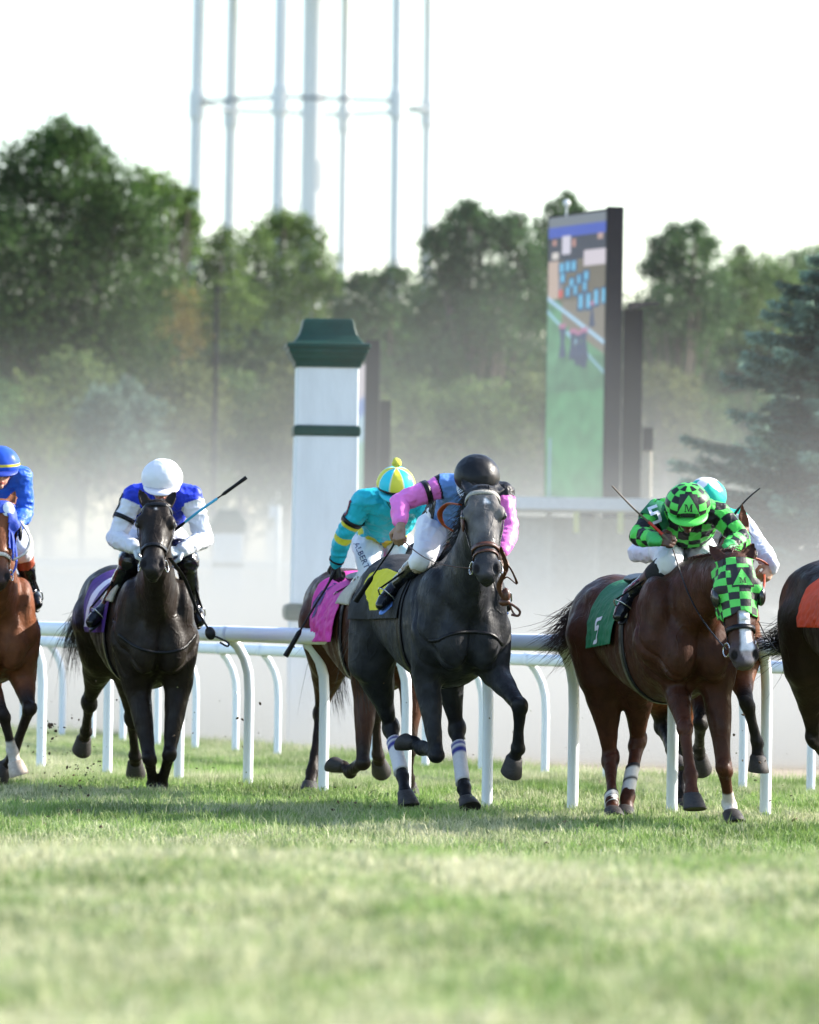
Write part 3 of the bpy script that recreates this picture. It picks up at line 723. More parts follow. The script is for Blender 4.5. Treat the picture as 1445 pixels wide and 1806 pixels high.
    ax = unit(shm - pel); bk = unit(np.cross(ax, lat_s)); q = V - pel
    info = dict(lab=lab, t=tt, along=q @ ax, lat=q @ lat_s, back=q @ bk, V=V, N=N, J=J, L=np.linalg.norm(shm - pel), segs=segs)
    B.silks = obj('silks', V, F, M_silk, root, col=c['silk'](info)); B.silk_bvh = bvh_of(V, F)
    # breeches
    s = Soup(); R0 = [(pel - ax * .10, .10, .07), (pel, .155, .115), (lerp(pel, waist, .7), .145, .105)]
    s.loft([s.ring(p, unit(lat_h - ax * np.dot(lat_h, ax)), bk, (a_ + .011) * kk, (b_ + .011) * kk, 22, 2.2) for p, a_, b_ in R0])
    for Hp, Kn, An, To in legs: leg(s, Hp, Kn, An, .010, 0, c.get('breech', c.get('boot', .22) + .04))
    V, F, N = remesh(s, .0065, 3, .5); V = V + N * (vnoise(V, 13, 8) * .006 + vnoise(V, 30, 9) * .002 - np.abs(vnoise(V * A((1.3, 1, .8)), 17, 18)) * .011 + .009).clip(-.003, 1)[:, None]
    B.breech = obj('breeches', V, F, c.get('breech_m', M_whitebreech), root); B.breech_bvh = bvh_of(V, F)
    # boots
    for i, (Hp, Kn, An, To) in enumerate(legs):
        s = Soup(); bt = c.get('boot', .22); g = .009; d2 = unit(An - Kn)
        if 'boot_up' in c: s.chain([lerp(Kn, Hp, c['boot_up']), Kn, lerp(Kn, An, bt)], [.098 * kk, .090 * kk, .080 * kk])
        s.chain([lerp(Kn, An, bt), lerp(Kn, An, .45), lerp(Kn, An, .75), An], [(.058 + g) * kk, (.054 + g) * kk, (.042 + g) * kk, (.040 + g) * kk])
        s.chain([An, lerp(An, To, .35), lerp(An, To, .75), To], [(.040 + g) * kk, .046 * kk, .044 * kk, .036 * kk])
        heel = An - unit(To - An) * .03 + d2 * .03; s.caps(An, heel, .042 * kk, .036 * kk)
        V, F, N = remesh(s, .006, 2, .5); V = V + N * (vnoise(V * A((1, 1, 2)), 18, 4) * .0045)[:, None]
        if 'boot_top' in c:
            tc_ = A(c['boot_top']); d, t = seg_dist(V, lerp(Kn, An, bt), An)
            top = (t < c.get('boot_top_t', .25)) & (d < .1); mi = [1 if top[f[0]] else 0 for f in F]
            bo = obj('boot', V, F, [M_boot, c['boot_top_m']], root, midx=mi)
        else: bo = obj('boot', V, F, M_boot, root)
        s = Soup(); fw = unit(To - An); dn = unit(Z * -1 + fw * np.dot(fw, Z)); la = np.cross(fw, dn)     # sole
        s.loft([s.ring(lerp(An, To, t_) + dn * (.047 - .006 * t_) * kk, la, dn, w_ * kk, .007, 12) for t_, w_ in ((-.25, .026), (0, .033), (.4, .030), (.8, .040), (1.15, .030), (1.25, .012))])
        sobj('sole', s, c.get('sole', M_black), bo)
        if c.get('stirrup', True):
            s = Soup(); ct = lerp(An, To, .62) + dn * .052 * kk; la = unit(la)
            s.tube([ct - la * .058, ct + la * .058], .009, 8); s.tube([ct + la * .058, ct + la * .060 - dn * .06, ct + la * .03 - dn * .115, ct - dn * .135, ct - la * .03 - dn * .115, ct - la * .060 - dn * .06, ct - la * .058], .0055, 6)
            sobj('stirrup_iron', s, M_steel, root)
            s = Soup(); top = lerp(ct - dn * .135, J['knR'] if i == 0 else J['knL'], .55); s.tube([ct - dn * .13, top], .010, 6, 0, .3); sobj('stirrup_strap', s, M_black, root)
    # helmet
    hs = c.get('helm', .138); s = Soup(); nu, nv = 96, 56; V = []; F = []; hc2 = hc + hu * .035 * kk
    for j in range(nv):
        ph = math.pi * .5 - (j / (nv - 1)) * math.pi * .60
        for i in range(nu):
            th = 2 * math.pi * i / nu; q = fd * math.cos(th) * math.cos(ph) * 1.04 + hl * math.sin(th) * math.cos(ph) * .98 + hu * (math.sin(ph) * .90)
            drop = 0
            V.append(hc2 + q * hs)
    for j in range(nv - 1):
        for i in range(nu): F.append((j * nu + i, (j + 1) * nu + i, (j + 1) * nu + (i + 1) % nu, j * nu + (i + 1) % nu))
    V = np.array(V); nd = (V - hc2) / np.linalg.norm(V - hc2, axis=1)[:, None]; V = V + nd * (vnoise(V, 16, 31) * .0022 - np.abs(vnoise(V, 24, 32)) * .0028)[:, None]
    idx = np.arange(len(V)); lon = (idx % nu) / nu * 2 * math.pi; latt = math.pi * .5 - (idx // nu) / (nv - 1) * math.pi * .60
    B.helmet = obj('helmet', V, F, c.get('helm_m', M_shell), root, col=c['cap'](lon, latt)); md = B.helmet.modifiers.new('t', 'SOLIDIFY'); md.thickness = .012; md.offset = -1
    B.helm_bvh = bvh_of(V, F); B.hc2 = hc2; B.hs = hs
    s = Soup(); R_ = []      # peak
    for th in np.linspace(-1.15, 1.15, 25):
        q = fd * math.cos(th) * 1.06 + hl * math.sin(th) * .93; w_ = .055 * math.cos(th / 1.15 * 1.45); o_ = hc2 - hu * .24 * hs
        p0 = o_ + q * hs * .95; p1 = o_ + q * (hs * .97 + w_) - hu * (w_ * .42)
        R_.append([p0 + hu * .006, p1 + hu * .003, p1 - hu * .003, p0 - hu * .004])
    s.loft(R_); V, F = s.arrays(); obj('peak', V, F, M_shell, B.helmet, col=np.repeat(A(c['peak'])[None], len(V), 0))
    if c.get('rim') is not None:
        s = Soup(); s.loft([s.ring(hc2 + (fd * math.cos(t) * 1.06 + hl * math.sin(t) * .93) * hs * 1.005 - hu * .10 * hs, fd * math.cos(t) + hl * math.sin(t), hu, .004, .009, 6) for t in np.linspace(0, 2 * math.pi, 60, endpoint=False)], 0, False, True)
        sobj('elastic', s, c['rim'], B.helmet)
    # goggles
    s = Soup()
    R_ = []
    for th in np.linspace(-1.05, 1.05, 21):
        q = fd * math.cos(th) * .108 + hl * math.sin(th) * .088; hh_ = .026 - .010 * max(0, 1 - abs(th) / .22); o_ = hc - hu * .012
        R_.append([o_ + q + hu * hh_, o_ + q * 1.10 + hu * hh_ * .75, o_ + q * 1.10 - hu * hh_ * .75, o_ + q - hu * hh_])
    s.loft(R_); gg = sobj('goggles', s, M_goggle, root)
    s = Soup(); s.loft([s.ring(hc - hu * .010 + (fd * math.cos(t) * .104 + hl * math.sin(t) * .087) * kk * 1.03, fd * math.cos(t) + hl * math.sin(t), hu, .002, .010, 6) for t in np.linspace(1.0, 2 * math.pi - 1.0, 30)], 0, True, False); sobj('goggle_strap', s, M_black, gg)
    s = Soup()
    for q in (-1, 1): s.tube([hc2 + hl * q * hs * .88 - hu * .03, hc + hl * q * .072 - hu * .06 + fd * .01, hc + hl * q * .035 - hu * .115 + fd * .05, hc - hu * .128 + fd * .06], .006, 6, 0, .4)
    sobj('chin_strap', s, M_black, root)
    # gloves
    for hk, Wk, gm in (('haR', 'wrR', c.get('glove')), ('haL', 'wrL', c.get('glove'))):
        if gm is not None and hk in c:
            s = Soup(); hd_, hn, ts = c[hk]; hand(s, J[Wk], hd_, hn, ts, c.get('curl', 1.0), kk * 1.10); s.caps(J[Wk] - unit(hd_) * .035, J[Wk] + unit(hd_) * .02, .037 * kk, .032 * kk)
            V, F, N = remesh(s, .0042, 1, .4); obj('glove', V, F, gm, root)
    return B
M_goggle = mat('goggle_lens', (0.008, 0.010, 0.014), 0.1, 0.1, 10, 0.0, spec=.3, coat=.4)
M_glove_w = mat('white_glove', (0.62, 0.68, 0.72), 0.7, 0.1, 40, 0.4, 60)
M_glove_k = mat('black_glove', (0.014, 0.014, 0.017), 0.5, 0.2, 40, 0.4, 60)
def whip(pts, r, label, flap=True, cols=None):
    s = Soup(); pp = smooth_path(pts, 16); n = len(pp)
    rr = [r * (1.5 if i < 4 else 1.0 - .35 * i / n) for i in range(n)]
    base = Vector(pp[0]); e = None
    V = None; s.tube(pp, rr, 8); o = sobj('riding_whip', s, cols[0] if cols else M_black, None, base); tag(o, label, 'whip', 'whips held by the jockeys')
    if cols and len(cols) > 1:
        s = Soup(); s.tube(pp[cols[2]:cols[3]], [r * 1.25] * (cols[3] - cols[2]), 8); sobj('sleeve', s, cols[1], o)
    if flap:
        s = Soup(); d = unit(pp[-1] - pp[-2]); s.tube([pp[-1] - d * .01, pp[-1] + d * .02, pp[-1] + d * .10, pp[-1] + d * .20], [r * .9, r * 2.3, r * 2.2, r * 2.6], 8, 0, .7); sobj('popper', s, M_black, o)
    return o
def armband(B, Sk, Ek, t, w, m, name='arm_band', off=.004):
    s_, e_ = B.J[Sk], B.J[Ek]; d = unit(e_ - s_); x = unit(np.cross(d, (0.2, .3, .9))); y = np.cross(d, x); s = Soup()
    band(s, B.silk_bvh, lerp(s_, e_, t), x, y, w, off, .004, 0, 2 * math.pi, 40, rmax=.11); return sobj(name, s, m, B.silks)
# ------------------------------------------------------------------ ground
rng = np.random.default_rng(5)
postA_px = [(-40, 1349), (72, 1358), (189, 1368), (315, 1378), (437, 1387), (570, 1400), (715, 1413), (859, 1425), (1010, 1431), (1185, 1437), (1350, 1441), (1530, 1445)]
postB_px = [(-30, 1290), (40, 1297), (109, 1303), (162, 1308), (216, 1313), (277, 1319), (344, 1324), (415, 1331), (489, 1337), (570, 1344), (658, 1351), (750, 1358), (850, 1365), (961, 1372), (1070, 1380), (1190, 1388), (1310, 1395), (1430, 1400), (1560, 1406)]
footA = [A(G(*p)) for p in postA_px]; footB = [A(G(*p)) for p in postB_px]
edge_pts = [A(G(*p)) for p in [(-60, 1290), (100, 1296), (300, 1309), (560, 1330), (800, 1352), (1000, 1366), (1250, 1378), (1500, 1386)]]
def edge_y(x):
    xs = [p[0] for p in edge_pts]; ys = [p[1] for p in edge_pts]
    lo = ys[0] + (xs[0] - x) * 2.4; hi = ys[-1] - (x - xs[-1]) * 1.2
    return np.where(x < xs[0], lo, np.where(x > xs[-1], hi, np.interp(x, xs, ys)))
def ground_z(x, y):
    x = np.asarray(x, float); y = np.asarray(y, float)
    Pn = np.stack([x, y, 0 * x], -1).reshape(-1, 3)
    r = .355 * sstep(29, 24.2, y.reshape(-1)) * (1 + .05 * vnoise(Pn, .9, 1)) + .010 * vnoise(Pn, .7, 2) + .006 * vnoise(Pn, 2.3, 3)
    return (r).reshape(x.shape)
def ground_mat(name, c0, c1, c2, s1, s2, rough=.95):
    m, n, l, b = new_mat(name); tc = n.new('ShaderNodeTexCoord')
    t1 = _noise(n, l, s1, 6, tc.outputs['Object']); t2 = _noise(n, l, s2, 6, tc.outputs['Object'])
    r = n.new('ShaderNodeMix'); r.data_type = 'RGBA'; r.inputs[6].default_value = (*c0, 1); r.inputs[7].default_value = (*c1, 1)
    mr = n.new('ShaderNodeMapRange'); mr.inputs[1].default_value = .35; mr.inputs[2].default_value = .65; l.new(t1.outputs['Fac'], mr.inputs[0]); l.new(mr.outputs[0], r.inputs[0])
    r2 = n.new('ShaderNodeMix'); r2.data_type = 'RGBA'; l.new(r.outputs[2], r2.inputs[6]); r2.inputs[7].default_value = (*c2, 1)
    mr2 = n.new('ShaderNodeMapRange'); mr2.inputs[1].default_value = .45; mr2.inputs[2].default_value = .75; l.new(t2.outputs['Fac'], mr2.inputs[0]); l.new(mr2.outputs[0], r2.inputs[0])
    l.new(r2.outputs[2], b.inputs['Base Color']); b.inputs['Roughness'].default_value = rough; b.inputs['Specular IOR Level'].default_value = .1
    bm = n.new('ShaderNodeBump'); bm.inputs['Strength'].default_value = .6; bm.inputs['Distance'].default_value = .03; l.new(t2.outputs['Fac'], bm.inputs['Height']); l.new(bm.outputs['Normal'], b.inputs['Normal'])
    return m
M_turf = ground_mat('turf_soil', (.10, .13, .04), (.14, .15, .06), (.06, .09, .025), .8, 9)
M_dirt = ground_mat('dirt', (.34, .28, .21), (.40, .34, .26), (.28, .23, .17), .5, 6)
M_field = ground_mat('far_field', (.10, .12, .05), (.13, .13, .06), (.08, .10, .04), .05, .6)
def grid(xs, ys, zf):
    X, Y = np.meshgrid(xs, ys); Zz = zf(X, Y); V = np.stack([X, Y, Zz], -1).reshape(-1, 3); nx = len(xs); i, j = np.meshgrid(np.arange(len(ys) - 1), np.arange(nx - 1), indexing='ij')
    a = (i * nx + j).ravel(); return V, np.stack([a, a + 1, a + nx + 1, a + nx], -1)
V, F = grid(np.linspace(-700, 700, 8), np.linspace(-60, 3000, 10), lambda X, Y: X * 0 - .06); tag(fast_mesh('ground', V, F, M_field), kind='structure')
# turf: rows that follow the edge of the dirt track
xs = np.concatenate([[-30, -20], np.linspace(-10, 10, 81), [20, 30]]); ts = np.concatenate([np.linspace(-20, 10, 8), np.linspace(11, 34, 93), np.linspace(35, 100, 66)])
X, T = np.meshgrid(xs, ts); Y = np.where(T <= 34, T, 34 + (edge_y(X) - 34) * (T - 34) / 66)
V = np.stack([X, Y, ground_z(X, Y)], -1).reshape(-1, 3); nx = len(xs); i, j = np.meshgrid(np.arange(len(ts) - 1), np.arange(nx - 1), indexing='ij'); a = (i * nx + j).ravel()
tag(fast_mesh('turf_course', V, np.stack([a, a + 1, a + nx + 1, a + nx], -1), M_turf, smooth=True), kind='structure')
Y2 = edge_y(X[:2]); V = np.concatenate([np.stack([xs, edge_y(xs) - .3, xs * 0 - .022], -1), np.stack([xs, xs * 0 + 76, xs * 0 - .022], -1)]); a = np.arange(nx - 1)
tag(fast_mesh('dirt_track', V, np.stack([a, a + 1, a + nx + 1, a + nx], -1), M_dirt), kind='structure')

def blades(x, y, hgt, wid, lean, colA, seg2=True):
    n = len(x); z = ground_z(x, y); th = rng.uniform(0, 2 * math.pi, n); hx, hy = np.cos(th), np.sin(th); lx, ly = rng.normal(0, lean, n), rng.normal(0, lean, n)
    b = np.stack([x, y, z - .004], -1); w = np.stack([hx * wid / 2, hy * wid / 2, 0 * x], -1)
    if seg2:
        mid = b + np.stack([lx * hgt * .35, ly * hgt * .35, hgt * .6], -1); tip = b + np.stack([lx * hgt * 1.1, ly * hgt * 1.1, hgt * (1 - .25 * np.hypot(lx, ly))], -1)
        V = np.stack([b - w, b + w, mid + w * .7, mid - w * .7, tip], 1).reshape(-1, 3); o_ = np.arange(n)[:, None] * 5
        F = np.concatenate([o_ + np.array([[0, 1, 2]]), o_ + np.array([[0, 2, 3]]), o_ + np.array([[3, 2, 4]])]); k = 5
    else:
        tip = b + np.stack([lx * hgt, ly * hgt, hgt], -1); V = np.stack([b - w, b + w, tip], 1).reshape(-1, 3); F = np.arange(n)[:, None] * 3 + np.array([[0, 1, 2]]); k = 3
    return V, F, np.repeat(colA, k, 0)
def grass_cols(x, y, straw, bright):
    Pn = np.stack([x, y, 0 * x], -1); n1 = vnoise(Pn * A((1, .45, 1)), 1.6, 7); n2 = vnoise(Pn * A((1, .5, 1)), 5.5, 8); r = rng.uniform(0, 1, len(x))
    g = np.where((r < .5)[:, None], A((.118, .205, .048)), A((.178, .275, .066))); g = g * (1 + .38 * n1 + .30 * n2)[:, None]
    w = np.clip(straw + .45 * vnoise(Pn * A((1, .4, 1)), 1.1, 17) + .32 * vnoise(Pn * A((1, .35, 1)), 8.5, 19) + .35 * vnoise(Pn * A((1, .5, 1)), 3.1, 12) + rng.normal(0, .22, len(x)), 0, 1) ** 1.3
    c = g * (1 - w[:, None]) + A((.53, .52, .34)) * w[:, None] * rng.uniform(.7, 1.15, len(x))[:, None]
    return np.clip(c * bright, 0, 1)
def scatter(y0, y1, dens, marg, pw=1.0):
    out = []
    for ya in np.arange(y0, y1, .5):
        hw = ya * 722.5 / FPX + marg; n = int(dens * 2 * hw * .5); out.append(np.stack([rng.uniform(-hw, hw, n), rng.uniform(ya, ya + .5, n)], -1))
    q = np.concatenate(out); return q[:, 0], q[:, 1]
def clumpy(x, y, scale, seed, lo):
    n_ = vnoise(np.stack([x, y, 0 * x], -1), scale, seed); keep = rng.uniform(0, 1, len(x)) < np.clip(lo + (1 - lo) * (n_ * .9 + .5), 0, 1); return x[keep], y[keep]
M_grass = mat('grass_blades', None, .55, .05, 3, 0.0, spec=.25, transl=.38)
Vs, Fs, Cs, off = [], [], [], 0
def put(t):
    global off
    Vs.append(t[0]); Fs.append(t[1] + off); Cs.append(t[2]); off += len(t[0])
x, y = scatter(14.0, 27.5, 2700, .8); x, y = clumpy(x, y, 6, 3, .35)
hN = .032 + .016 * vnoise(np.stack([x, y, 0 * x], -1), 3, 4) + rng.exponential(.008, len(x)); hN = hN * (.9 + .6 * vnoise(np.stack([x, y, 0 * x], -1), 17, 24)); put(blades(x, y, np.clip(hN, .012, .13), rng.uniform(.004, .008, len(x)), .45, grass_cols(x, y, .60, 1.16)))
x, y = scatter(30.5, 45.5, 2700, 1.1); x, y = clumpy(x, y, 5, 5, .30); yy = sstep(37.5, 36, y) - sstep(33.0, 32, y)
hN = .038 + .020 * vnoise(np.stack([x, y, 0 * x], -1), 2.5, 6) + rng.exponential(.009, len(x)); hN = hN * (.95 + .75 * vnoise(np.stack([x, y * .5, 0 * x], -1), 19, 26)); c_ = grass_cols(x, y, .36, 1.18)
dk = (.5 + .5 * vnoise(np.stack([x * .35, y, 0 * x], -1), 1.1, 15)); c_ = c_ * (1 - .10 * dk * sstep(41.5, 38.5, y) )[:, None]
put(blades(x, y, np.clip(hN, .012, .16), rng.uniform(.0045, .0085, len(x)), .42, c_))
x, y = scatter(45.5, 66, 2500, 1.3); m_ = y < edge_y(x) + rng.normal(0, .5, len(x)); x, y = x[m_], y[m_]
hN = .050 + .02 * vnoise(np.stack([x, y, 0 * x], -1), 2.5, 9) + rng.exponential(.010, len(x)) + .05 * sstep(-1.2, .1, y - edge_y(x)) * rng.uniform(0, 1, len(x)); put(blades(x, y, np.clip(hN, .02, .2), rng.uniform(.004, .007, len(x)), .35, grass_cols(x, y, .42, 1.15), False))
# taller seed stalks
x, y = scatter(31, 52, 14, .7); put(blades(x, y, rng.uniform(.06, .12, len(x)), rng.uniform(.0025, .004, len(x)), .35, np.repeat(A((.42, .42, .26))[None], len(x), 0)))
x, y = scatter(14.5, 26, 60, .5); put(blades(x, y, rng.uniform(.05, .11, len(x)), rng.uniform(.003, .005, len(x)), .5, np.repeat(A((.40, .40, .22))[None], len(x), 0)))
tag(fast_mesh('grass', np.concatenate(Vs), np.concatenate(Fs), M_grass, np.concatenate(Cs)), kind='stuff')
print('grass tris', sum(len(f) for f in Fs))

# flung turf and dirt crumbs
s = Soup(); cols = []; fr = random.Random(3)
def crumb(p, r):
    n0 = s.n; ax = A([fr.gauss(0, 1) for _ in range(3)]); ax = unit(ax); b_ = unit(np.cross(ax, (.2, .5, .8))); c2 = np.cross(ax, b_)
    s.loft([s.ring(A(p) + ax * r * t, b_, c2, r * w * fr.uniform(.6, 1.2), r * w * fr.uniform(.4, 1.1), 6) for t, w in ((-1.2, .3), (-.4, .9), (.5, .8), (1.3, .25))])
    cl = A((.09, .055, .03)) if fr.random() < .7 else A((.16, .2, .07)); cols.append(np.repeat((cl * fr.uniform(.6, 1.3))[None], s.n - n0, 0))
for cx_, cy_, sx, sy, n_, dd in ((140, 1392, 22, 8, 26, 43.6), (700, 1432, 30, 8, 26, 40.6), (560, 1408, 18, 10, 18, 43), (1110, 1446, 40, 8, 26, 40), (88, 1288, 7, 10, 16, 44.0), (78, 1330, 14, 28, 26, 44), (125, 1372, 28, 24, 60, 43.6), (150, 1300, 40, 60, 26, 44), (370, 1290, 45, 50, 22, 43), (820, 1300, 300, 80, 40, 41), (1310, 1385, 60, 40, 22, 39.5), (640, 1395, 60, 20, 12, 40.5), (1230, 1290, 60, 50, 16, 40)):
    for _ in range(n_): crumb(P(fr.gauss(cx_, sx), fr.gauss(cy_, sy), dd + fr.uniform(-.8, .8)), fr.choice([.003, .004, .005, .008, .012]) * (1.25 if n_ < 20 and sx < 10 else .8))
for _ in range(420):
    y_ = fr.uniform(34.5, 49); x_ = fr.uniform(-1, 1) * (y_ * 722 / FPX + .3)
    if vnoise(np.array([[x_, y_ * .6, 0]]), 1.3, 51)[0] < .1: continue
    crumb((x_, y_, float(ground_z(x_, y_)) + fr.uniform(.01, .03)), fr.choice([.006, .009, .013, .018]))
M_crumb = mat('turf_crumbs', None, .9, .2, 60, .3)
V, F = s.arrays(); tag(obj('flung_dirt', V, F, M_crumb, None, None, np.concatenate(cols), smooth=False), kind='stuff')
s = Soup()
for (a_, b_) in (((648, 1403), (665, 1392)), ((650, 1418), (672, 1408)), ((676, 1423), (690, 1424))): s.tube([P(*a_, 40.2), P((a_[0] + b_[0]) / 2, (a_[1] + b_[1]) / 2 - 2, 40.2), P(*b_, 40.2)], [.002, .006, .001], 4, 0, .3)
sobj('flung_leaves', s, mat('leaf_bits', (.05, .08, .03), .8), None); bpy.data.objects['flung_leaves']['kind'] = 'stuff'

# ------------------------------------------------------------------ running rails
def rail_fence(name, feet, zc, hh, hw, pr, arm, label):
    root = empty(name, Vector((feet[3][0], feet[3][1], 0))); tag(root, label, 'running rail', 'white running rails')
    tops = []
    for i, f in enumerate(feet):
        d = unit(feet[min(i + 1, len(feet) - 1)] - feet[max(i - 1, 0)]); n_ = A((d[1], -d[0], 0)); n_ = n_ if n_[0] < 0 else -n_; tops.append(A(f) + n_ * arm + Z * zc)
    n = (len(feet) - 1) * 8 + 1; pp = smooth_path(tops, n); s = Soup(); R_ = []
    for i, p in enumerate(pp):
        d = unit(pp[min(i + 1, n - 1)] - pp[max(i - 1, 0)]); x = unit(np.cross(d, Z)); R_.append(s.ring(p, x, Z, hw, hh, 20, 2.9))
    s.loft(R_); sobj('top_rail', s, M_white, root)
    for i, f in enumerate(feet):
        n_ = unit((tops[i] - Z * zc) - A(f)); s = Soup(); f = A(f)
        pts = [f - Z * .15, f + Z * (zc - .42), f + Z * (zc - .27) + n_ * arm * .06, f + Z * (zc - .17) + n_ * arm * .28, f + Z * (zc - .085) + n_ * arm * .65, f + Z * (zc - hh * .8) + n_ * arm * .98]
        s.tube(pts, [pr * 1.03, pr, pr, pr, pr, pr], 16); sobj('post', s, M_white, root)
        if 0 < i < len(feet) - 1:
            c_ = tops[i]; d = unit(tops[i + 1] - tops[i - 1]); x = unit(np.cross(d, Z)); s = Soup()
            s.loft([s.ring(c_ + d * t, x, Z, hw + .003, hh + .003, 20, 2.9) for t in (-.05, .05)]); sobj('joint_sleeve', s, M_white, root)
    return root
rail_fence('running_rail', footA, 1.062, .054, .070, .035, .14, 'white running rail with curved posts just behind the galloping horses')
rail_fence('running_rail', footB, .885, .046, .055, .030, .13, 'lower white running rail at the turf edge, behind the nearer rail')

# ------------------------------------------------------------------ pillars
def pillar(d, cx, base_py, half, prof, label, yaw=.05):
    """profile: (photo y, half width px, material)"""
    c0 = A(P(cx, base_py, d)); s_ = FPX / d; root = empty('pillar', Vector((c0[0], c0[1], 0))); tag(root, label, 'pillar', 'white trackside pillars')
    ux = A((math.cos(yaw), math.sin(yaw), 0)); uy = A((-math.sin(yaw), math.cos(yaw), 0)); hz = 1060 + (cx - 722) * .0157
    for nm, m, rows in prof:
        s = Soup(); R_ = []
        for py, hw in rows:
            z = CAM_H + (hz - py) / s_; w = hw / s_; c = A((c0[0], c0[1], max(z, -.05))); bv = w * .06
            R_.append([c + ux * a_ * w + uy * b_ * w for a_, b_ in ((-.97, -1), (.97, -1), (1, -.97), (1, .97), (.97, 1), (-.97, 1), (-1, .97), (-1, -.97))])
        s.loft(R_); sobj(nm, s, m, root, smooth=False)
    return root
pillar(61, 568, 1200, 55, [
    ('cap', M_dkgreen, [(563, 40), (564, 42), (570, 45), (580, 47), (592, 51), (602, 58), (607, 63)]),
    ('cornice', M_dkgreen, [(606.5, 68), (608, 74), (614, 74), (617, 70), (622, 70), (628, 66), (634, 64), (640, 59), (649, 57)]),
    ('upper_shaft', M_pillar, [(648.5, 54), (752, 54)]),
    ('band', M_dkgreen, [(751, 54), (752, 57), (756, 59), (766, 59), (770, 56), (771, 54)]),
    ('lower_shaft', M_pillar, [(770.5, 55), (1066, 57)]),
    ('base_moulding', M_dkgreen, [(1065, 60), (1069, 68), (1078, 70), (1088, 69), (1094, 66), (1096, 60)]),
    ('plinth', M_pillar, [(1095.5, 60), (1320, 60)])], 'tall white pillar with dark green moulded cap and band', .06)
pillar(104, 399, 1150, 30, [
    ('cap', M_dkgreen, [(899, 17), (904, 20), (912, 24), (920, 29)]),
    ('cornice', M_dkgreen, [(919, 31), (926, 32), (934, 29), (941, 27)]),
    ('shaft', M_pillar, [(940, 25), (993, 25)]),
    ('band', M_dkgreen, [(992, 27), (1001, 27)]),
    ('plinth', M_pillar, [(1000, 26), (1200, 26)])], 'short white pillar with green cap, half lost in the dust', .06)

# ------------------------------------------------------------------ far side of the track
def zb(py, px, d): return CAM_H + (1060 + (px - 722) * .0157 - py) * d / FPX
def xb(px, d): return (px - 722.5) * d / FPX
M_greywhite = mat('weathered_white', (.68, .70, .70), .6, .08, 4, .1)
d_ = 112
root = empty('board_fence', Vector((xb(290, d_), d_, 0))); tag(root, 'pale board fence across the far side of the dust', 'fence')
x0, x1 = xb(-120, d_), xb(548, d_); zt = zb(987, 300, d_); s = Soup(); s.box((0.5 * (x0 + x1), d_, zt - .09), ((x1 - x0) / 2, 0, 0), (0, .05, 0), (0, 0, .085)); sobj('top_board', s, M_greywhite, root, smooth=False)
nb = 16
for i in range(nb):
    a0 = x0 + (x1 - x0) * i / nb; a1 = x0 + (x1 - x0) * (i + 1) / nb - .02; s = Soup(); s.box((.5 * (a0 + a1), d_ + .08, zt * .5 - .1), ((a1 - a0) / 2, 0, 0), (0, .02, 0), (0, 0, zt * .5 - .12)); sobj('panel', s, M_greywhite, root, smooth=False)
for i in range(nb + 1):
    s = Soup(); s.box((x0 + (x1 - x0) * i / nb, d_ + .16, zt * .5 - .05), (.05, 0, 0), (0, .05, 0), (0, 0, zt * .5 - .06)); sobj('post', s, M_greywhite, root, smooth=False)
d_ = 108; s = Soup(); xx = xb(491, d_); s.tube([(xx, d_, 0), (xx, d_, zb(892, 491, d_))], .045, 10); o = sobj('marker_pole', s, M_greywhite, None, Vector((xx, d_, 0))); tag(o, 'thin pale marker pole with a small panel at its top', 'pole')
s = Soup(); s.box((xx - .09, d_, zb(903, 491, d_)), (.06, 0, 0), (0, .01, 0), (0, 0, .1)); sobj('panel', s, M_greywhite, o, smooth=False)
# open shelter
d_ = 76; root = empty('shelter', Vector((xb(1010, d_), d_, 0))); tag(root, 'pale flat-roofed open shelter below the video board', 'shelter')
x0, x1 = xb(872, d_), xb(1345, d_); zt = zb(877, 1000, d_); s = Soup(); s.box((.5 * (x0 + x1), d_ + 1.5, zt - .07), ((x1 - x0) / 2, 0, 0), (0, 1.5, 0), (0, 0, .07)); sobj('roof', s, mat('shelter_roof', (.66, .68, .68), .8), root, smooth=False)
s = Soup(); s.box((.5 * (x0 + x1), d_ + 2.9, zt * .5 - .10), ((x1 - x0) / 2 - .1, 0, 0), (0, .03, 0), (0, 0, zt * .5 - .09)); sobj('back_wall', s, mat('pale_grey_wall', (.68, .70, .70), .8), root, smooth=False)
for i in range(6):
    for yy_ in (2.7,):
        s = Soup(); s.box((x0 + .12 + (x1 - x0 - .24) * i / 5, d_ + yy_, (zt - .145) / 2), (.035, 0, 0), (0, .035, 0), (0, 0, (zt - .145) / 2)); sobj('post', s, M_greywhite, root, smooth=False)
M_ysign = mat('yellow_plate', (.62, .6, .22), .6)
for px_ in (1017, 1095):
    s = Soup(); s.box((xb(px_, d_), d_ - .02, zb(922, px_, d_)), (.035, 0, 0), (0, .01, 0), (0, 0, .12)); sobj('notice_plate', s, M_ysign, root, smooth=False)
# folded parasol
d_ = 100; s = Soup(); xx = xb(1330, d_); zt = zb(905, 1330, d_); s.tube([(xx, d_, 0), (xx, d_, zt - .4)], .02, 8); o = sobj('folded_parasol', s, M_greywhite, None, Vector((xx, d_, 0))); tag(o, 'pale folded parasol beside the spruce, blurred by dust', 'parasol')
s = Soup(); s.loft([s.ring((xx, d_, zt - h_), (1, 0, 0), (0, 1, 0), r_ * (1.1 if i % 2 else .9), r_, 12) for i, (h_, r_) in enumerate(((0, .01), (.1, .05), (.35, .09), (.7, .12), (1.0, .1), (1.15, .05)))]); sobj('canopy', s, M_greywhite, o)

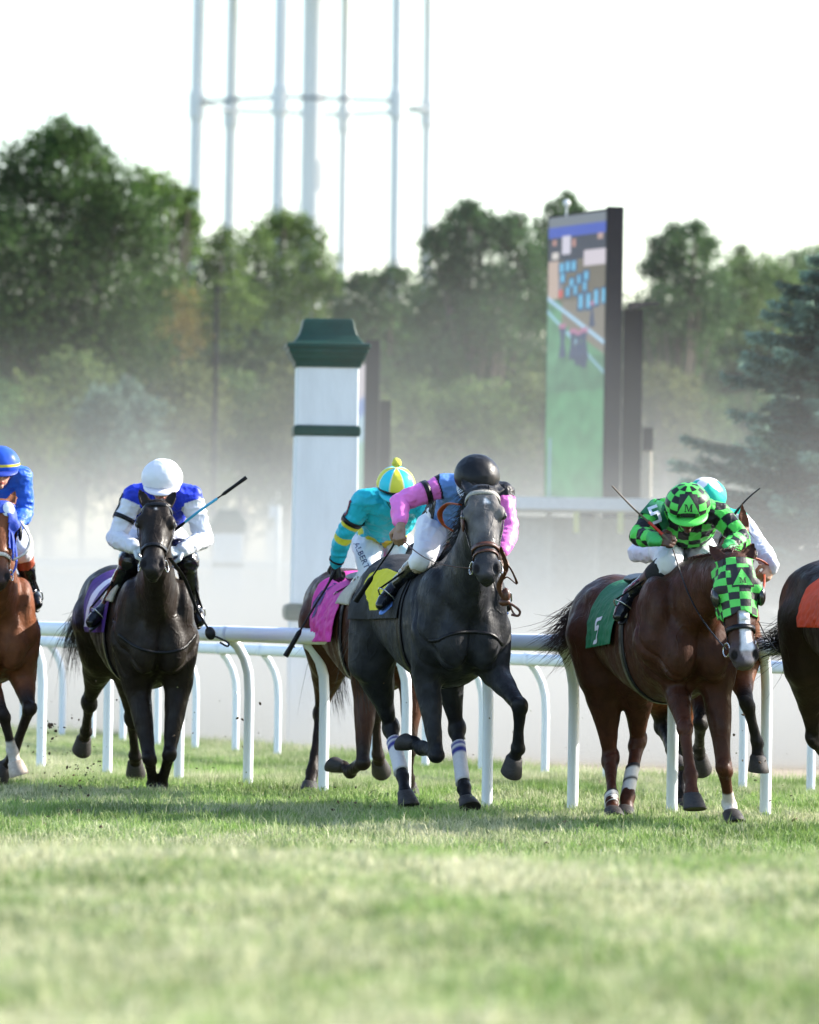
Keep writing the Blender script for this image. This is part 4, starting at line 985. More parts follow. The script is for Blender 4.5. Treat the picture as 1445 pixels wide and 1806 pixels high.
# ------------------------------------------------------------------ video boards
M_casing = mat('board_casing', (.010, .010, .015), .7, .2, 2, .05, spec=.05)
def scr_mat(name, strength):
    m, n, l, b = new_mat(name); at = n.new('ShaderNodeAttribute'); at.attribute_name = 'Col'; b.inputs['Base Color'].default_value = (.02, .02, .02, 1); b.inputs['Roughness'].default_value = .6
    l.new(at.outputs['Color'], b.inputs['Emission Color']); b.inputs['Emission Strength'].default_value = strength; return m
M_screen = scr_mat('led_screen', .30)
def screen_col(u, v):
    c = np.zeros((len(u), 3)); c[:] = (.18, .15, .10)
    n_ = vnoise(np.stack([u * 3, v * 9, 0 * u], -1), 3, 4)
    c[v > .26 + .20 * u] = (.12, .33, .17); m_ = v > .26 + .20 * u; c[m_] *= (1 + .3 * n_[m_])[:, None]
    brown = (v > .30) & (v < .28 + .21 * u + .06) & (u > .25) & (v < .33 + .17 * u); c[brown] = (.26, .23, .18)
    def box(u0, u1, v0, v1, col): c[(u > u0) & (u < u1) & (v > v0) & (v < v1)] = col
    c[v < .155] = (.03, .03, .06); c[v < .075] = (.05, .10, .58); c[v < .035] = (.2, .23, .27)
    box(.24, .38, .07, .135, (.75, .72, .85)); box(.08, .14, .08, .10, (.6, .3, .25)); box(.42, .47, .085, .11, (.6, .3, .25)); box(.85, .93, .075, .095, (.6, .4, .35)); box(.06, .18, .125, .15, (.8, .75, .7))
    box(.62, 1, .13, .185, (.75, .68, .75)); box(.0, .18, .155, .29, (.62, .48, .40)); box(.18, .26, .21, .27, (.25, .25, .3)); box(.2, .26, .26, .285, (.8, .1, .1))
    for i, (a_, b_) in enumerate(((.24, .18), (.34, .175), (.44, .175), (.26, .215), (.42, .235), (.54, .225), (.66, .215), (.35, .265), (.48, .26), (.64, .25), (.57, .295), (.70, .295), (.84, .285), (.97, .28))):
        box(a_ - .055, a_ + .055, b_ - .018, b_ + .025 + (.02 if i > 9 else 0), (.02, .09, .22)); box(a_ - .03, a_ + .025, b_ - .012, b_ + .018 + (.018 if i > 9 else 0), (.18, .62, .95))
    for (v0, sl, w, col) in ((.285, .175, .008, (.45, .72, .95)), (.33, .235, .007, (.35, .68, .85))): c[np.abs(v - (v0 + sl * u)) < w] = col
    for (a_, v0, v1, w) in ((.27, .38, .50, .045), (.45, .40, .51, .05), (.55, .41, .53, .06), (.64, .40, .54, .055), (.77, .31, .40, .035)): 
        m_ = (np.abs(u - a_) < w * (1 - .3 * np.sin(v * 60))) & (v > v0) & (v < v1); c[m_] = (.05, .07, .16); m2 = m_ & (v < v0 + .015); c[m2] = (.5, .2, .35)
    m_ = (v > .5) & (v < .62) & (u > .15); c[m_] *= .75
    m_ = (v > .62); c[m_] = c[m_] * A((.9, 1.05, .9)); c[(v > .78) & (np.abs(u - .08) < .02)] = (.3, .45, .7)
    return c
dR, dL = 80.0, 81.8; bq = dR / 150
pR0 = A(P(1073, 370, dR)); pL0 = A(P(970, 386, dL)); zbot = 2.50
root = empty('video_board', Vector((pR0[0], pR0[1], 0))); tag(root, 'tall video board on a dark frame showing the race', 'video board')
nu_, nv_ = 70, 300; U_, V_ = np.meshgrid(np.linspace(0, 1, nu_), np.linspace(0, 1, nv_)); zt0 = .5 * (pR0[2] + pL0[2])
xy = pL0[None, None, :2] * (1 - U_[..., None]) + pR0[None, None, :2] * U_[..., None]; zz = zt0 - (zt0 - zbot) * V_
Vv = np.concatenate([xy, zz[..., None]], -1).reshape(-1, 3); i, j = np.meshgrid(np.arange(nv_ - 1), np.arange(nu_ - 1), indexing='ij'); a = (i * nu_ + j).ravel()
dvec = unit(A((pR0[0] - pL0[0], pR0[1] - pL0[1], 0))); nvec = A((dvec[1], -dvec[0], 0))  # outward from the screen
if nvec[1] > 0: nvec = -nvec
vv_ = V_.reshape(-1) * (zt0 - zbot) / ((zt0 - zb(880, 1000, 80.5)))
fast_mesh('screen', Vv + nvec * .012, np.stack([a, a + 1, a + nu_ + 1, a + nu_], -1)[:, ::-1], M_screen, screen_col(U_.reshape(-1), vv_), root)
cR = A((pR0[0], pR0[1], 0)); cL = A((pL0[0], pL0[1], 0)); mid = (cR + cL) / 2; th_ = .34 * bq
s = Soup(); s.box(mid - nvec * th_ * .9 + Z * zbot / 2, dvec * .30, nvec * .05, Z * zbot / 2); s.box(mid - nvec * th_ / 2 + Z * (zt0 + zbot + .0) / 2, dvec * (np.linalg.norm(cR - cL) / 2 + .05), nvec * th_ / 2, Z * ((zt0 - zbot) / 2 + .03)); sobj('casing', s, M_casing, root, smooth=False)
s = Soup(); s.box(cR + dvec * .08 * bq - nvec * .14 * bq + Z * (zt0 + .05) / 2, dvec * .04, nvec * .10, Z * (zt0 + .05) / 2); sobj('side_column', s, M_casing, root, smooth=False)
s = Soup(); q = A((xb(1113, 80.6), 80.6, 0)); zt1 = zb(545, 1119, 80.6); s.box((q[0], 80.8, zt1 / 2), (.115, 0, 0), (0, .2, 0), (0, 0, zt1 / 2)); sobj('support_column', s, M_casing, root, smooth=False)
s = Soup(); zt2 = zb(541, 1125, 80.6); s.add([(xb(1104, 80.6), 80.3, zt2 - .05), (xb(1104, 80.6), 80.9, zt2 - .05), (xb(1157, 80.6), 80.6, zt2 + .065), (xb(1104, 80.6), 80.3, zt2 + .045), (xb(1104, 80.6), 80.9, zt2 + .045), (xb(1157, 80.6), 80.6, zt2 + .030)], [(0, 1, 2), (3, 5, 4), (0, 2, 5, 3), (1, 4, 5, 2), (0, 3, 4, 1)]); sobj('awning', s, M_casing, root, smooth=False)
s = Soup(); zz_ = zb(775, 1141, 80.6); s.box((xb(1141, 80.6), 80.6, zz_), (.06, 0, 0), (0, .1, 0), (0, 0, .14)); sobj('cabinet', s, M_casing, root, smooth=False)
M_beige = mat('beige_pipe', (.42, .38, .3), .6)
for px_ in (1136, 1145):
    s = Soup(); s.tube([(xb(px_, 80.6), 80.6, 0), (xb(px_, 80.6), 80.6, zz_ - .12)], .026, 8); sobj('pipe', s, M_beige, root)
s = Soup(); q = A(P(1000, 356, 81.2)); s.tube([(q[0], 81.2, zt0), (q[0], 81.2, zt0 + .13)], .012, 6); s.ell((q[0], 81.2, zt0 + .16), (.045, 0, 0), (0, .045, 0), (0, 0, .045)); sobj('dome_camera', s, M_greywhite, root)
# second board seen on edge
root = empty('video_board', Vector((xb(655, 86), 86, 0))); tag(root, 'dark video board seen almost edge-on behind the tall pillar', 'video board')
def vcol(nm, px0, px1, pyt, d0, d1, m, lo=0.0):
    s = Soup(); a0, a1 = xb(px0, d0), xb(px1, d0); zt_ = zb(pyt, .5 * (px0 + px1), d0); s.box((.5 * (a0 + a1), (d0 + d1) / 2, (zt_ + lo) / 2), ((a1 - a0) / 2, 0, 0), (0, (d1 - d0) / 2, 0), (0, 0, (zt_ - lo) / 2)); return sobj(nm, s, m, root, smooth=False)
vcol('casing', 640, 666, 599, 86, 87, M_casing); vcol('support_column', 667, 687, 706, 87.1, 87.6, M_casing)
s = Soup(); a0 = xb(628, 88.4); a1 = xb(640.5, 86); zt_ = zb(640, 640, 86)
nv2 = 60; Vv = []; cc = []
for i_ in range(nv2):
    z_ = zt_ - (zt_ - 1.0) * i_ / (nv2 - 1); Vv += [(a0, 88.4, z_), (a1, 85.98, z_)]; t_ = i_ / nv2; q = (.62, .55, .6) if t_ < .12 else (.15, .25, .6) if t_ < .2 else (.35, .55, .7) if t_ < .3 else (.25, .5, .38); cc += [q, q]
F_ = [(2 * i_, 2 * i_ + 1, 2 * i_ + 3, 2 * i_ + 2) for i_ in range(nv2 - 1)]; fast_mesh('screen', Vv, F_, M_screen, np.array(cc), root)
d_ = 140; s = Soup(); s.tube([(xb(375, d_), d_, 0), (xb(377, d_), d_, zb(503, 377, d_))], [.06, .045], 8); o = sobj('utility_pole', s, M_casing, None, Vector((xb(375, d_), d_, 0))); tag(o, 'thin dark pole standing against the olive trees', 'pole')

# ------------------------------------------------------------------ water tower
dT = 600; sT = FPX / dT; M_tower = mat('tower_paint', (.74, .75, .76), .5, .03, .2, 0.0)
M_strut = mat('tower_strut', (.22, .25, .28), .7, .05, 1, 0)
cx0 = xb(541, dT); root = empty('water_tower', Vector((cx0, dT, 0))); tag(root, 'white water tower legs and central riser above the trees', 'water tower')
s = Soup(); s.tube([(cx0, dT, 0), (cx0, dT, 62)], 21.0 / sT, 28); sobj('riser_pipe', s, M_tower, root)
Rt = 212 / sT; legs_ = []
for i in range(6):
    th = math.radians(15 + 60 * i); c_ = (math.cos(th), math.sin(th))
    b0 = A((cx0 + c_[0] * Rt * 1.015, dT + c_[1] * Rt * 1.015, 0)); t0 = A((cx0 + c_[0] * Rt * .985, dT + c_[1] * Rt * .985, 62)); legs_.append((b0, t0)); r_ = (12.0 if math.sin(th) < 0 else 11.0) / sT
    s = Soup(); s.tube([b0, t0], r_, 18); lg = sobj('leg', s, M_tower, root)
    q = lerp(b0, t0, (zb(192, 552, dT)) / 62); s = Soup(); s.tube([q - Z * 1.2, q + Z * 1.2], r_ * 1.3, 18); sobj('joint_collar', s, M_tower, lg)
for i in range(6):
    q0 = lerp(*legs_[i], zb(186, 552, dT) / 62); q1 = lerp(*legs_[(i + 1) % 6], zb(186, 552, dT) / 62); s = Soup(); s.tube([q0, q1], .20, 6); sobj('strut', s, M_strut, root)
s = Soup(); s.loft([s.ring((cx0, dT, z_), (1, 0, 0), (0, 1, 0), r_, r_, 40) for z_, r_ in ((60, 2), (61, 9), (64, 13), (69, 14.5), (74, 13), (78, 9), (80, 2))]); sobj('tank', s, M_tower, root)

# ------------------------------------------------------------------ trees
tr = random.Random(21)
M_leaf = mat('leaves', None, .6, .12, .8, 0.0, spec=.08, transl=.42)
M_bark = mat('bark', (.10, .08, .065), .9, .3, 3, .4)
def leaf_cloud(blobs, size, col, cvar, per=1.0, warm=.5, clump=.22):
    """blobs: centre (3), radius. leaves sit in sprays, denser near the surface of each lobe"""
    Vs_, Cs_ = [], []
    for c, r in blobs:
        nC = max(14, int(58 * per)); u = rng.normal(0, 1, (nC, 3)); u /= np.linalg.norm(u, axis=1)[:, None]; cc_ = c + u * r * rng.uniform(.45, 1.08, nC)[:, None] * A((1, 1, .92))
        nL = int(per * 9.5 * (r / size) ** 2 * 3.2 / nC) + 4
        ctr = np.repeat(cc_, nL, 0) + rng.normal(0, 1, (nC * nL, 3)) * r * clump * A((1, 1, .8)); n = len(ctr)
        hue = np.repeat(rng.normal(0, 1, nC), nL); hgt = np.clip((ctr[:, 2] - c[2]) / r * .5 + .5, 0, 1)
        cl = A(col) * (1 + cvar * hue * .45 + rng.normal(0, .18, n))[:, None]; cl = np.clip(cl * A((1.20, 1.50, 1.20)), .005, 1); w_ = np.clip(warm * (hue * .5 + .3), 0, 1)[:, None]; cl = cl * (1 - w_ * .5) + cl * A((1.5, 1.15, .8)) * w_ * .5
        a1 = rng.normal(0, 1, (n, 3)); a1 /= np.linalg.norm(a1, axis=1)[:, None]; a2 = np.cross(a1, rng.normal(0, 1, (n, 3))); a2 /= np.linalg.norm(a2, axis=1)[:, None]
        sz = size * rng.uniform(.6, 1.25, n)[:, None]; q = np.stack([ctr - a1 * sz * .6, ctr + a2 * sz * .32, ctr + a1 * sz * .6, ctr - a2 * sz * .32], 1).reshape(-1, 3)
        Vs_.append(q); Cs_.append(np.repeat(cl, 4, 0))
    V = np.concatenate(Vs_); C = np.concatenate(Cs_); return V, np.arange(len(V)).reshape(-1, 4), C
ntri = 0
def tree(d, px, blobs, col, label, size=.13, cvar=.5, per=1.0, warm=.5, name='tree', trunk=.22, depth=1.4, clump=.29, cat='tree', group='trees beyond the track'):
    global ntri
    s_ = FPX / d; bl = []
    for bx, by, br in blobs:
        dd = tr.uniform(-1, 1) * depth; bl.append((A(P(bx, by, d + dd)), br / s_))
    base = Vector((xb(px, d), d, 0)); root = empty(name, base); tag(root, label, cat, group)
    V, F, C = leaf_cloud(bl, size, col, cvar, per, warm, clump); ntri += len(F) * 2; fast_mesh('crown', V, F, M_leaf, C, root)
    s = Soup(); top = max(b[0][2] for b in bl); cx_ = np.mean([b[0][0] for b in bl]); p0 = A(base); ph = lerp(p0, (cx_, d, top * .55), 1)
    s.tube([p0 - Z * .2, p0 + Z * .4, lerp(p0, ph, .5) + A((tr.uniform(-.2, .2), 0, 0)), ph], [trunk * 1.4, trunk, trunk * .8, trunk * .55], 10)
    for c, r in bl:
        q = lerp(p0, ph, tr.uniform(.45, 1)); s.tube([q, lerp(q, c, .5) - Z * .15, c, c + (c - q) * .06 + Z * r * .5], [trunk * .4, trunk * .26, trunk * .13, .015], 6)
    sobj('trunk', s, M_bark, root); return root
tree(176, 90, [(112, 240, 38), (72, 262, 40), (150, 262, 38), (35, 300, 46), (110, 300, 60), (178, 310, 48), (-10, 340, 62), (70, 370, 75), (150, 370, 75), (215, 360, 48), (20, 440, 85), (115, 450, 90), (200, 440, 72), (-50, 430, 90), (248, 425, 45), (60, 540, 100), (175, 540, 90), (-30, 560, 90), (255, 520, 62), (110, 640, 95), (10, 650, 90), (215, 620, 70)], (.036, .058, .022), 'tallest tree, broad and dark green, at the left edge', per=1.0, cvar=.75, size=.14)
tree(188, 285, [(245, 318, 28), (285, 325, 30), (262, 355, 36), (305, 352, 26), (322, 385, 30), (285, 395, 44), (335, 345, 16), (330, 430, 32), (290, 455, 50), (340, 385, 18), (300, 520, 50)], (.085, .12, .036), 'loose yellow-green tree against the right flank of the tallest tree', per=.75, cvar=.6, size=.13, clump=.28)
tree(192, 400, [(392, 425, 22), (365, 455, 30), (405, 465, 34), (350, 510, 40), (395, 530, 50), (345, 580, 55), (410, 600, 60), (360, 660, 70)], (.075, .10, .036), 'slim olive tree standing left of the central riser pipe', per=.9, cvar=.55)
tree(194, 500, [(500, 385, 16), (478, 402, 26), (525, 400, 26), (450, 430, 36), (495, 430, 40), (545, 425, 34), (565, 465, 32), (470, 490, 56), (530, 500, 56), (440, 540, 50), (500, 570, 70), (570, 540, 50), (590, 500, 25), (460, 640, 70), (550, 640, 70)], (.088, .115, .045), 'feathery olive green tree in front of the tower legs', per=.85, cvar=.5, clump=.26)
tree(186, 310, [(300, 545, 45), (320, 590, 45), (280, 600, 45), (300, 650, 50)], (.12, .085, .04), 'small brownish tree turning autumn-coloured under the taller crowns', per=.8, cvar=.4, warm=.9)
tree(166, 670, [(632, 498, 20), (660, 500, 26), (695, 492, 26), (620, 545, 34), (660, 545, 42), (710, 540, 40), (625, 600, 40), (680, 610, 60), (735, 600, 45), (640, 670, 60), (715, 680, 70)], (.032, .056, .026), 'low dark tree behind the tall pillar', per=1.0, cvar=.6)
tree(162, 840, [(828, 372, 20), (800, 395, 28), (845, 400, 30), (765, 425, 24), (810, 430, 40), (870, 415, 32), (908, 395, 22), (915, 425, 34), (785, 475, 44), (850, 480, 56), (915, 480, 46), (950, 455, 30), (800, 545, 60), (880, 560, 66), (940, 545, 45), (760, 560, 40), (830, 640, 80), (920, 640, 70), (770, 650, 60)], (.034, .060, .028), 'dark round-topped tree between the pillar and the video board', per=1.0, cvar=.7)
tree(172, 1000, [(1003, 352, 15), (985, 372, 22), (1015, 375, 16), (965, 410, 28), (960, 470, 34), (1010, 430, 40), (975, 540, 45), (1000, 620, 60)], (.045, .072, .032), 'tree whose top shows just above the video board', per=.9, cvar=.6)
tree(176, 1205, [(1192, 412, 22), (1228, 408, 20), (1165, 435, 24), (1205, 445, 36), (1248, 440, 26), (1150, 470, 24), (1190, 490, 40), (1240, 490, 38), (1170, 545, 45), (1225, 560, 50), (1130, 560, 40), (1265, 545, 40), (1190, 630, 70), (1140, 640, 60)], (.044, .070, .036), 'two-lobed green tree just right of the video board', per=.95, cvar=.6)
tree(200, 1330, [(1308, 445, 14), (1300, 475, 30), (1345, 480, 34), (1275, 510, 34), (1320, 520, 44), (1375, 500, 40), (1290, 580, 50), (1350, 580, 56), (1260, 640, 60), (1330, 650, 60)], (.10, .13, .06), 'pale yellow-green tree in the gap left of the spruce', per=.85, cvar=.5, clump=.28)
tree(206, 1430, [(1400, 470, 34), (1445, 465, 38), (1420, 510, 44), (1475, 500, 50), (1400, 560, 50), (1450, 600, 60)], (.085, .115, .06), 'pale hazy tree behind the top of the spruce', per=.85, cvar=.5)
shr = [(-40, 760, 90, 'a'), (60, 770, 80, 'b'), (150, 720, 70, 'c'), (330, 730, 75, 'd'), (430, 760, 80, 'e'), (530, 720, 75, 'f'), (640, 770, 80, 'g'), (740, 760, 75, 'h'), (840, 770, 80, 'i'), (930, 750, 75, 'j'), (1010, 780, 75, 'k'), (1170, 730, 70, 'l'), (1230, 770, 70, 'm'), (1330, 780, 70, 'n')]
lbl = {'a': 'grey-green shrub at the foot of the tallest tree, cut by the frame', 'b': 'bushy shrub just left of the silvery bush', 'c': 'shrub rising behind the silvery bush', 'd': 'olive shrub at the foot of the dark utility pole', 'e': 'olive shrub between the utility pole and the tall pillar', 'f': 'shrub hidden mostly behind the tall pillar', 'g': 'dark shrub right behind the edge-on video board', 'h': 'dark shrub above the turquoise and yellow cap', 'i': 'shrub in the dust above the black cap', 'j': 'shrub just left of the tall video board', 'k': 'shrub behind the foot of the tall video board', 'l': 'olive shrub just right of the board support column', 'm': 'brownish shrub above the checkered cap', 'n': 'shrub behind the lower branches of the spruce'}
for bx, by, br, kx in shr:
    tree(152 + tr.uniform(-5, 5), bx, [(bx + tr.uniform(-25, 25), by + tr.uniform(-60, 60), br * tr.uniform(.6, .85)) for _ in range(4)] + [(bx, by + 110, br), (bx - 10, by - br * .8, br * .5), (bx + 30, by - br * .6, br * .45)], (tr.uniform(.05, .08), tr.uniform(.07, .095), .04), lbl[kx], per=.62, cvar=.6, name='shrub', trunk=.1, cat='shrub', group='shrubs below the trees')
tree(140, 215, [(180, 705, 26), (225, 690, 24), (160, 735, 34), (210, 735, 36), (255, 725, 30), (190, 780, 50), (250, 780, 46)], (.085, .105, .10), 'silvery pale bush in front of the dark trees', per=.8, cvar=.35, warm=0, name='shrub', trunk=.08, cat='bush', group='shrubs below the trees', clump=.30)
# dark wood closing the gaps behind
bl = [(A(P(x_, y_ + 30 * math.sin(x_ * .013), 232)), r_ / (FPX / 232)) for x_, y_, r_ in [(x_, y_, 62) for x_ in range(-60, 1520, 66) for y_ in (560, 640, 720, 800)]] + [(A(P(x_, y_ + 26 * math.sin(x_ * .021 + 1), 182)), r_ / (FPX / 182)) for x_, y_, r_ in [(x_, y_, 56) for x_ in range(-40, 1500, 58) for y_ in (640, 710, 780, 840)]]
V, F, C = leaf_cloud(bl, .24, (.042, .056, .034), .5, .40); ntri += len(F) * 2
tag(fast_mesh('woodland', V, F, M_leaf, C), kind='stuff')
# spruce
dS = 74; sS = FPX / dS; root = empty('spruce_tree', Vector((xb(1478, dS), dS, 0))); tag(root, 'blue-green spruce with drooping layered branches at the right edge', 'spruce', None)
s = Soup(); cx_ = xb(1478, dS); s.tube([(cx_, dS, -.1), (cx_, dS, 3.2), (cx_ + .05, dS, zb(425, 1478, dS))], [.15, .09, .02], 10); sobj('trunk', s, M_bark, root)
Vs_, Cs_ = [], []; s = Soup(); ztop = zb(410, 1478, dS)
for lv in np.arange(.4, ztop - .15, .18):
    R0_ = ((ztop - lv) / ztop) ** .70 * 2.75 + .10; nb_ = 12
    for b_ in range(nb_):
        th = b_ / nb_ * 2 * math.pi + tr.uniform(-.3, .3) + lv * 1.7; rr = R0_ * tr.uniform(.45, 1.18); dr = A((math.cos(th), math.sin(th), 0)); z0 = lv + tr.uniform(-.08, .08); sag = tr.uniform(.10, .24)
        pts = [A((cx_, dS, z0)) + dr * rr * t + Z * (-.25 * rr * sag * 4 * t * (1 - .55 * t) + .12 * rr * t ** 3) for t in np.linspace(0, 1, 6)]
        s.tube(pts, [.028, .022, .017, .012, .008, .004], 5)
        n = int(330 * rr); t = rng.uniform(.12, 1, n) ** .8; base_ = np.array([polyline_at(pts, x_) for x_ in t]); sp = (.05 + .30 * rr * .45 * (1 - t)) ; side = np.cross(dr, Z)
        o_ = side[None] * rng.normal(0, 1, n)[:, None] * sp[:, None] * .8 + Z[None] * (-np.abs(rng.normal(0, .05, n)) - .02)[:, None]
        ctr = base_ + o_; a1 = dr[None] * .6 + side[None] * (np.sign((o_ @ side))[:, None] * .7) + rng.normal(0, .35, (n, 3)) - Z * .15; a1 /= np.linalg.norm(a1, axis=1)[:, None]; a2 = np.cross(a1, rng.normal(0, 1, (n, 3))); a2 /= np.linalg.norm(a2, axis=1)[:, None]
        sz = rng.uniform(.05, .095, n)[:, None]; Vs_.append(np.stack([ctr - a1 * sz * .5, ctr + a2 * sz * .2, ctr + a1 * sz, ctr - a2 * sz * .2], 1).reshape(-1, 3))
        cl = A((.082, .125, .095)) * (1 + rng.normal(0, .25, n) + tr.uniform(-.35, .7))[:, None] * (1 + 1.0 * t[:, None] ** 3); Cs_.append(np.repeat(np.clip(cl, .01, 1), 4, 0))  # haze is put into the needle colour: lightened and greyed, tips paler still
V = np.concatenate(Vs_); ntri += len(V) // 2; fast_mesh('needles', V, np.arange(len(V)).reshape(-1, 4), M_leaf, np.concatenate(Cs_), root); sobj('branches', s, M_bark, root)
print('tree tris', ntri)

# ------------------------------------------------------------------ dust hanging over the dirt track
s = Soup(); s.box((0, 111, 5.2), (26, 0, 0), (0, 57, 0), (0, 0, 5.4))
dm = bpy.data.materials.new('dust'); dm.use_nodes = True; n = dm.node_tree.nodes; l = dm.node_tree.links; n.clear()
out = n.new('ShaderNodeOutputMaterial'); vol = n.new('ShaderNodeVolumePrincipled'); l.new(vol.outputs[0], out.inputs['Volume'])
vol.inputs['Color'].default_value = (.56, .565, .545, 1); vol.inputs['Anisotropy'].default_value = .1
tc = n.new('ShaderNodeTexCoord'); sx = n.new('ShaderNodeSeparateXYZ'); l.new(tc.outputs['Object'], sx.inputs[0])
def mth(op, a_, b_=None, clamp=False):
    q = n.new('ShaderNodeMath'); q.operation = op; q.use_clamp = clamp
    for i_, v_ in enumerate((a_, b_)):
        if v_ is None: continue
        if isinstance(v_, (int, float)): q.inputs[i_].default_value = v_
        else: l.new(v_, q.inputs[i_])
    return q.outputs[0]
nt = n.new('ShaderNodeTexNoise'); nt.inputs['Scale'].default_value = .16; nt.inputs['Detail'].default_value = 3; mp = n.new('ShaderNodeMapping'); mp.inputs['Scale'].default_value = (1.6, .35, 2.2); l.new(tc.outputs['Object'], mp.inputs[0]); l.new(mp.outputs[0], nt.inputs['Vector'])
hs_ = mth('ADD', mth('MULTIPLY', nt.outputs['Fac'], 1.30), .22)                       # local scale height of the dust
e_ = mth('EXPONENT', mth('MULTIPLY', mth('DIVIDE', sx.outputs['Z'], hs_), -1.0))
edge0 = mth('ADD', mth('MULTIPLY', sx.outputs['X'], -1.75), 54.5)                     # follows the rail
ramp = mth('MULTIPLY', mth('SUBTRACT', sx.outputs['Y'], edge0), .30, True)
low_ = mth('MULTIPLY', mth('EXPONENT', mth('MULTIPLY', sx.outputs['Z'], -2.4)), 2.2)
den = mth('MULTIPLY', mth('MULTIPLY', mth('ADD', e_, low_), .23), ramp)
l.new(den, vol.inputs['Density'])
V, F = s.arrays(); o = obj('dust_cloud', V, F, dm, None, None, smooth=False); tag(o, kind='stuff')
# ------------------------------------------------------------------ cast
def flat(m, name, col, **k): return mat(name, col, **k)
FCAM = (0.05, -1, .15)
G_, K_ = A((.10, .62, .10)), A((.014, .014, .016))

# --- grey horse, centre
HG = make_horse(dict(D=40.0, chest=(812, 1094), fw=1.12, k=1.06, yaw=17, pitch=1, vox=.0095, kw=1.06, poll=(851, 868, -.72), nose=(859, 1020, -1.05), face=(0, -1, .25),
    earR=(814, 843, -.62), earL=(893, 853, -.62),
    RF=[(752, 1190, .05), (770, 1330, -.05), (744, 1320, .22), (731, 1310, .27), (716, 1299, .31)],
    LF=[(872, 1185, .02), (917, 1245, -.33), (914, 1320, -.2), (907, 1337, -.15), (899, 1358, -.10)],
    RH=[(655, 1165, 1.1), (690, 1283, 1.3), (711, 1370, 1.0), (715, 1398, .92), (718, 1424, .90)],
    LH=[(785, 1155, 1.1), (806, 1285, 1.2), (819, 1391, .9), (823, 1410, .85), (827, 1430, .8)],
    dapple=.4, base=(.021, .022, .026), points=(.010, .010, .012), muzzle=(.030, .030, .036), facelight=(.24, .22, .21), marks=[(.085, .125, .005, .022, .012, .022, (.6, .6, .62))],
    hair=M_hair_grey, mane_side=1, label='dark grey horse in the lead with plaited browband and bandaged hind legs', fore=.05, tail=[(650, 1100, 1.9), (645, 1180, 2.1), (655, 1260, 2.2)], seed=2))
M_brow = mat('plaited_browband', (.34, .32, .28), .5, .5, 160, .5, 200)
bridle(HG, M_black, M_brown, True, M_brow, dbl=True)
H = HG
s = Soup()      # blinker cup, image left
c0 = H.HP(.19, -.112, -.01); s.ell(c0, H.a * .075, H.n * .045, H.lh * .012); sobj('blinker_cup', s, M_brown, H.root)
for key, m_ in (('RH', M_bandage), ('LH', M_bandage)):
    E, K, Fk, Cn, Hb, dor = H.legs[key]; d = unit(Fk - K); x = H.l; y = np.cross(d, x); R_ = []; cc = []; s = Soup()
    for t in np.linspace(.25, .88, 16):
        R_.append([A(lerp(K, Fk, t)) - dor * .012 + (x * math.cos(q) * .90 + y * math.sin(q) * 1.12) * (.046 + .006 * abs(t - .6) + .0012 * math.sin(t * 60)) * 1.06 for q in np.linspace(0, 2 * math.pi, 20, endpoint=False)])
        cc += [(.03, .03, .22) if (.27 < t < .32 or .37 < t < .42) else (.62, .60, .62)] * 20
    s.loft(R_); V, F = s.arrays(); cc += [(.6, .6, .6)] * 2; obj('bandage', V, F, M_bandage, H.root, None, np.array(cc))
def saddlery(H, cloth_mats, fn, u0=-.34, u1=.26, ph=95, flare=.01, wob=.006, seed=1, pad=True, pad_m=None, edge=None, pad_ph=58, pu=(.20, .46)):
    r = math.radians
    o, bv = body_patch(H, 'saddle_cloth', cloth_mats, u0, u1, -r(ph), r(ph), 80, 150, .016, fn, flare=flare, wob=wob, seed=seed, edge=edge)
    if pad: body_patch(H, 'saddle_pad', [pad_m or M_padw], pu[0], pu[1], -r(pad_ph), r(pad_ph), 14, 36, .026, lambda a_, b_: 0, flare=-.004, wob=.003, th=.022, seed=seed + 3)
    s = Soup(); R_ = []
    for x, w, hh in ((-.16, .08, .035), (-.10, .13, .04), (.02, .13, .022), (.14, .11, .022), (.24, .08, .045), (.29, .04, .05)):
        h_ = H.bvh.ray_cast(Vector(H.L(x, 0, 1.9)), Vector(-H.up), 1.0); p = A(h_[0]) + H.up * .03 if h_[0] is not None else H.L(x, 0, 1.55); R_.append(s.ring(p, H.l, H.up, w, hh, 16))
    s.loft(R_); sobj('saddle', s, M_black, H.root)
    s = Soup(); band(s, H.bvh, H.L(.33, 0, 1.18), H.l, H.up, .075, .006, .006, 0, 2 * math.pi, 48, axis=H.h, rmax=.55); sobj('girth', s, M_black, H.root)
    return o, bv
M_padw = mat('saddle_towel', (.52, .49, .42), .9, .12, 30, .5, 60)
M_yel = mat('yellow_cloth', (.62, .56, .02), .8, .1, 30, .4, 40); M_blk = mat('black_cloth', (.012, .012, .014), .8, .2, 30, .4, 40)
M_pur = mat('purple_cloth', (.055, .012, .17), .7, .15, 30, .5, 30); M_wcl = mat('white_cloth', (.66, .70, .78), .75, .06, 30, .5, 30)
M_pnk = mat('pink_cloth', (.66, .05, .36), .7, .1, 30, .5, 30); M_grn = mat('green_cloth', (.008, .15, .065), .75, .12, 30, .5, 30)
M_orj = mat('orange_cloth', (.68, .055, .010), .7, .12, 30, .5, 30); M_blu = mat('blue_cloth', (.02, .06, .42), .7, .12, 30, .5, 30)
saddlery(HG, [M_blk, M_yel], lambda u, p: 1 if (-.46 < u < -.08 and -78 < p < -28 and u > -.46 + (abs(p + 50) / 140)) else 0, u0=-.52, u1=.34, ph=88, pad=False)
s = Soup(); strap(s, H.bvh, [H.L(.80, .26, 1.05), H.L(.86, .12, 1.12), H.L(.88, 0, 1.13), H.L(.86, -.12, 1.12), H.L(.76, -.26, 1.05)], .02, .004, .003, 20); sobj('breast_strap', s, M_black, H.root)
W = H.W
